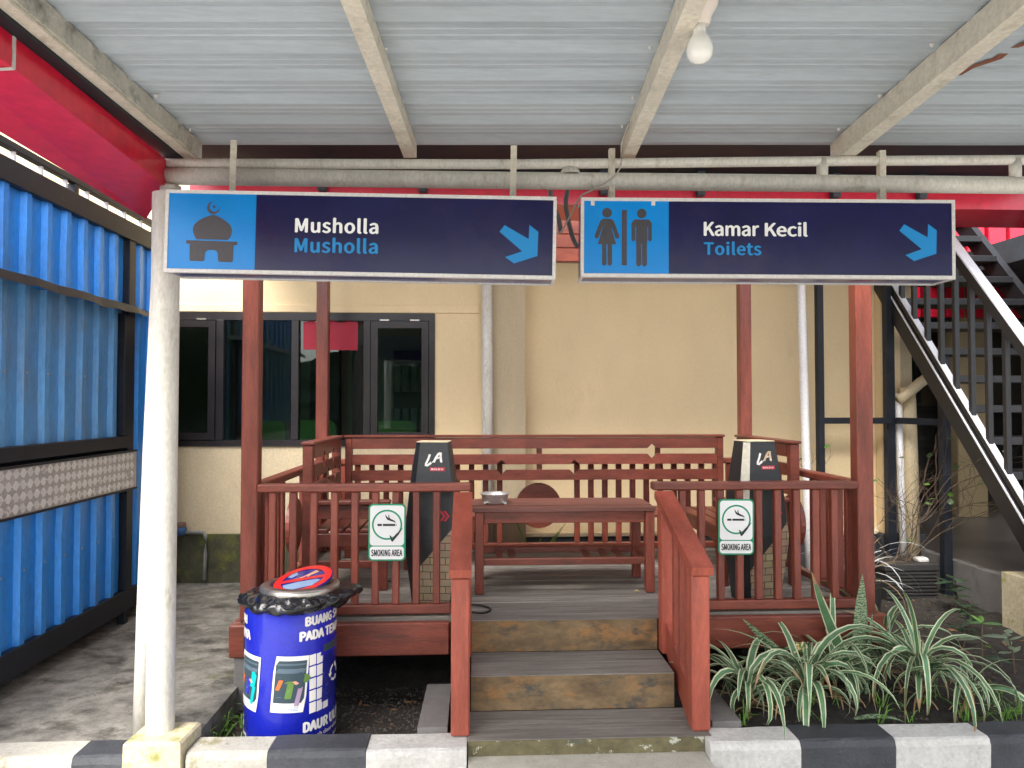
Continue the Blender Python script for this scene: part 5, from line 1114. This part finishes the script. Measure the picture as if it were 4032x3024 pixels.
for az, z, L, el, mt in ((180, .24, .13, 12, 'leaf_pale'), (0, .245, .14, 14, 'leaf_pale'), (200, .31, .09, 22, 'leaf_broad'), (-15, .305, .10, 18, 'leaf_broad'), (-30, .15, .13, 10, 'leaf_dark'), (60, .31, .06, 40, 'leaf_bright'), (120, .31, .06, 45, 'leaf_bright'), (-70, .20, .05, 20, 'leaf_bright')):
    oval(sh, (2.458, 3.52, z), R(az), R(el), L, L * .42, mt, droop=.8)
shrub('leafy_shrub', 'low leafy green shrub cut by the right picture edge', (2.86, 3.42, Z0), .26, 16, .085, .055, 'leaf_broad', 4, (-.04, 0))
shrub('leafy_shrub', 'small brownish leaved sprig between the seedling and the edge shrub', (2.72, 3.66, Z0), .2, 8, .075, .04, 'leaf_pale', 6, (-.03, 0))
shrub('dark_seedling', 'dark leafy seedling in the shaded soil near the planter', (2.92, 4.3, Z0), .16, 12, .12, .035, 'leaf_dark', 9)
shrub('dark_seedling', 'dark leafy seedling further back against the corridor edge', (3.12, 4.72, Z0), .22, 14, .14, .04, 'leaf_dark', 10)
shrub('dark_seedling', 'nearest dark seedling right of the pavilion corner post', (2.72, 4.05, Z0), .12, 8, .10, .035, 'leaf_dark', 12)
gs = thing('reed_tuft', 'few pale green reed blades behind the back railing under the disc', 'plant', (.40, 5.40, -.03)); rnd = random.Random(5)
for az, el, L in ((20, 72, .62), (40, 66, .6), (150, 84, .66), (-10, 62, .5), (60, 76, .48)): blade(gs, (.40 + rnd.uniform(-.03, .03), 5.40, -.03), R(az), R(el), L, .03, R(22), 'leaf_bright')
tf = thing('spiky_tuft', 'spiky tuft of narrow white edged leaves behind the right railing', 'plant', (2.37, 4.5, .02)); rnd = random.Random(9)
MB().lathe([(0, 0), (.1, 0), (.13, .27), (.12, .27), (.1, .25), (0, .25)], (2.37, 4.5, .02), 20).build('pot', 'planter', tf)
for k in range(46):
    strap(tf, (2.37 + rnd.uniform(-.03, .03), 4.5 + rnd.uniform(-.03, .03), .27 + rnd.uniform(0, .14)), rnd.uniform(0, 6.28), R(rnd.uniform(15, 85)), rnd.uniform(.28, .52), .014, R(rnd.uniform(30, 110)), ('leaf_pale', 'letter_white') if k % 3 else ('straw', 'straw'), 7, edge=.4)
# planter box with a nearly bare bush
pb = thing('planter_box', 'dark ribbed planter box under the bare twiggy bush', 'planter', (3.02, 5.15, 0))
MB().box(2.84, 3.20, 5.04, 5.30, 0, .21).build('tub', 'planter', pb); blk('rim', 2.825, 3.215, 5.025, 5.315, .211, .26, 'planter', pb, .006)
for k in range(8): blk('rib', 2.838, 3.202, 5.030, 5.041, .02 + k * .024, .034 + k * .024, 'planter', pb, .002)
blk('stone', 3.10, 3.18, 5.08, 5.16, .255, .29, 'kerb_white', pb, .012)
bu = thing('twiggy_bush', 'nearly bare tangled bush with a few heart shaped leaves at the right', 'bush', (3.02, 5.15, .25)); rnd = random.Random(23)
br = MB(); tips = []
def grow(p, d, L, r, lev):
    pts = [p]; q_ = Vector(p); dd = Vector(d)
    for i in range(5):
        dd = (dd + Vector((rnd.uniform(-.35, .35), rnd.uniform(-.3, .3), rnd.uniform(-.25, .22)))).normalized(); q_ = q_ + dd * L / 5; pts.append(q_.copy())
        if lev < 3 and i > 0 and rnd.random() < .75: grow(q_.copy(), (dd + Vector((rnd.uniform(-1, 1), rnd.uniform(-.8, .8), rnd.uniform(-.3, .7)))).normalized(), L * rnd.uniform(.5, .75), r * .6, lev + 1)
    br.tube(pts, [r * (1 - .11 * i) for i in range(6)], 4, False); tips.append((pts[-1], lev))
for k in range(8): grow(Vector((3.0 + rnd.uniform(-.06, .06), 5.15 + rnd.uniform(-.05, .05), .25)), Vector((rnd.uniform(-.7, .8), rnd.uniform(-.5, .3), 1)).normalized(), rnd.uniform(.42, .66), .0052, 0)
br.build('branches', 'stem', bu)
for p_, lev in rnd.sample(tips, min(26, len(tips))): oval(bu, p_, rnd.uniform(0, 6.28), R(rnd.uniform(-50, 30)), .05, .042, 'leaf_broad' if rnd.random() < .7 else 'leaf_bright')
# grass weeds, soil crumbs, fallen leaves: uncountable
rnd = random.Random(44); g = MB()
for c in range(60):
    x = rnd.choice((rnd.uniform(2.1, 2.75), rnd.uniform(1.1, 2.9), rnd.uniform(-.2, .0) - .9)); yy = rnd.uniform(3.05, 3.35)
    if x < 0: yy = rnd.uniform(3.1, 3.5)
    for b in range(rnd.randint(3, 7)):
        az = rnd.uniform(0, 6.28); L = rnd.uniform(.04, .14); p0 = Vector((x + rnd.uniform(-.02, .02), yy + rnd.uniform(-.02, .02), soil_z(x, yy))); wv = .0022
        e_ = rnd.uniform(.5, 1.3); p1 = p0 + Vector((math.cos(az) * math.cos(e_), math.sin(az) * math.cos(e_), math.sin(e_))) * L * .6; p2 = p1 + Vector((math.cos(az), math.sin(az), .1)) * L * .4; s_ = Vector((-math.sin(az), math.cos(az), 0)) * wv
        g.add([p0 - s_, p0 + s_, p1 + s_, p1 - s_, p2], [(0, 1, 2, 3), (3, 2, 4)])
o = g.build('grass_weeds', 'leaf_bright', recalc=False); tag(o, 'thin green grass weeds in the garden soil', 'grass', kind='stuff')
g = MB()
def crumb(x, yy, z, r):
    V = [(x + r * rnd.uniform(.6, 1.2) * a, yy + r * rnd.uniform(.6, 1.2) * b, z + r * rnd.uniform(.5, .9) * c) for a, b, c in ((1, 0, 0), (-1, 0, 0), (0, 1, 0), (0, -1, 0), (0, 0, 1), (0, 0, -1))]
    g.add(V, [(0, 2, 4), (2, 1, 4), (1, 3, 4), (3, 0, 4), (2, 0, 5), (1, 2, 5), (3, 1, 5), (0, 3, 5)])
for k in range(2600):
    if k % 2: x, yy = rnd.uniform(-1.08, -.22), rnd.uniform(3.02, 3.9)
    else: x, yy = rnd.uniform(1.0, 3.3), rnd.uniform(3.02, 5.1)
    crumb(x, yy, soil_z(x, yy) + .002, rnd.uniform(.003, .011) ** 1.0)
for k in range(500): x, yy = rnd.uniform(-1.9, -1.15), rnd.uniform(3.05, 5.3); crumb(x, yy, alley_z(x, yy), rnd.uniform(.001, .004))
o = g.build('soil_crumbs', 'pebble', recalc=False); tag(o, 'crumbs of dark soil scattered over the beds', 'soil', kind='stuff')
g = MB()
for k in range(130):
    x, yy = (rnd.uniform(1.0, 3.2), rnd.uniform(3.1, 5.0)) if k % 3 else (rnd.uniform(-1.05, -.25), rnd.uniform(3.05, 3.6)); z = soil_z(x, yy) + .004; a = rnd.uniform(0, 6.28); L = rnd.uniform(.012, .035)
    d = Vector((math.cos(a), math.sin(a), rnd.uniform(-.1, .3))) * L; s_ = Vector((-math.sin(a), math.cos(a), rnd.uniform(-.2, .4))) * L * .35; c = Vector((x, yy, z + .005))
    g.add([c - d, c - s_, c + d, c + s_], [(0, 1, 2, 3)])
o = g.build('fallen_leaves', 'litter', recalc=False); tag(o, 'dry fallen leaf scraps on the soil', 'leaves', kind='stuff')
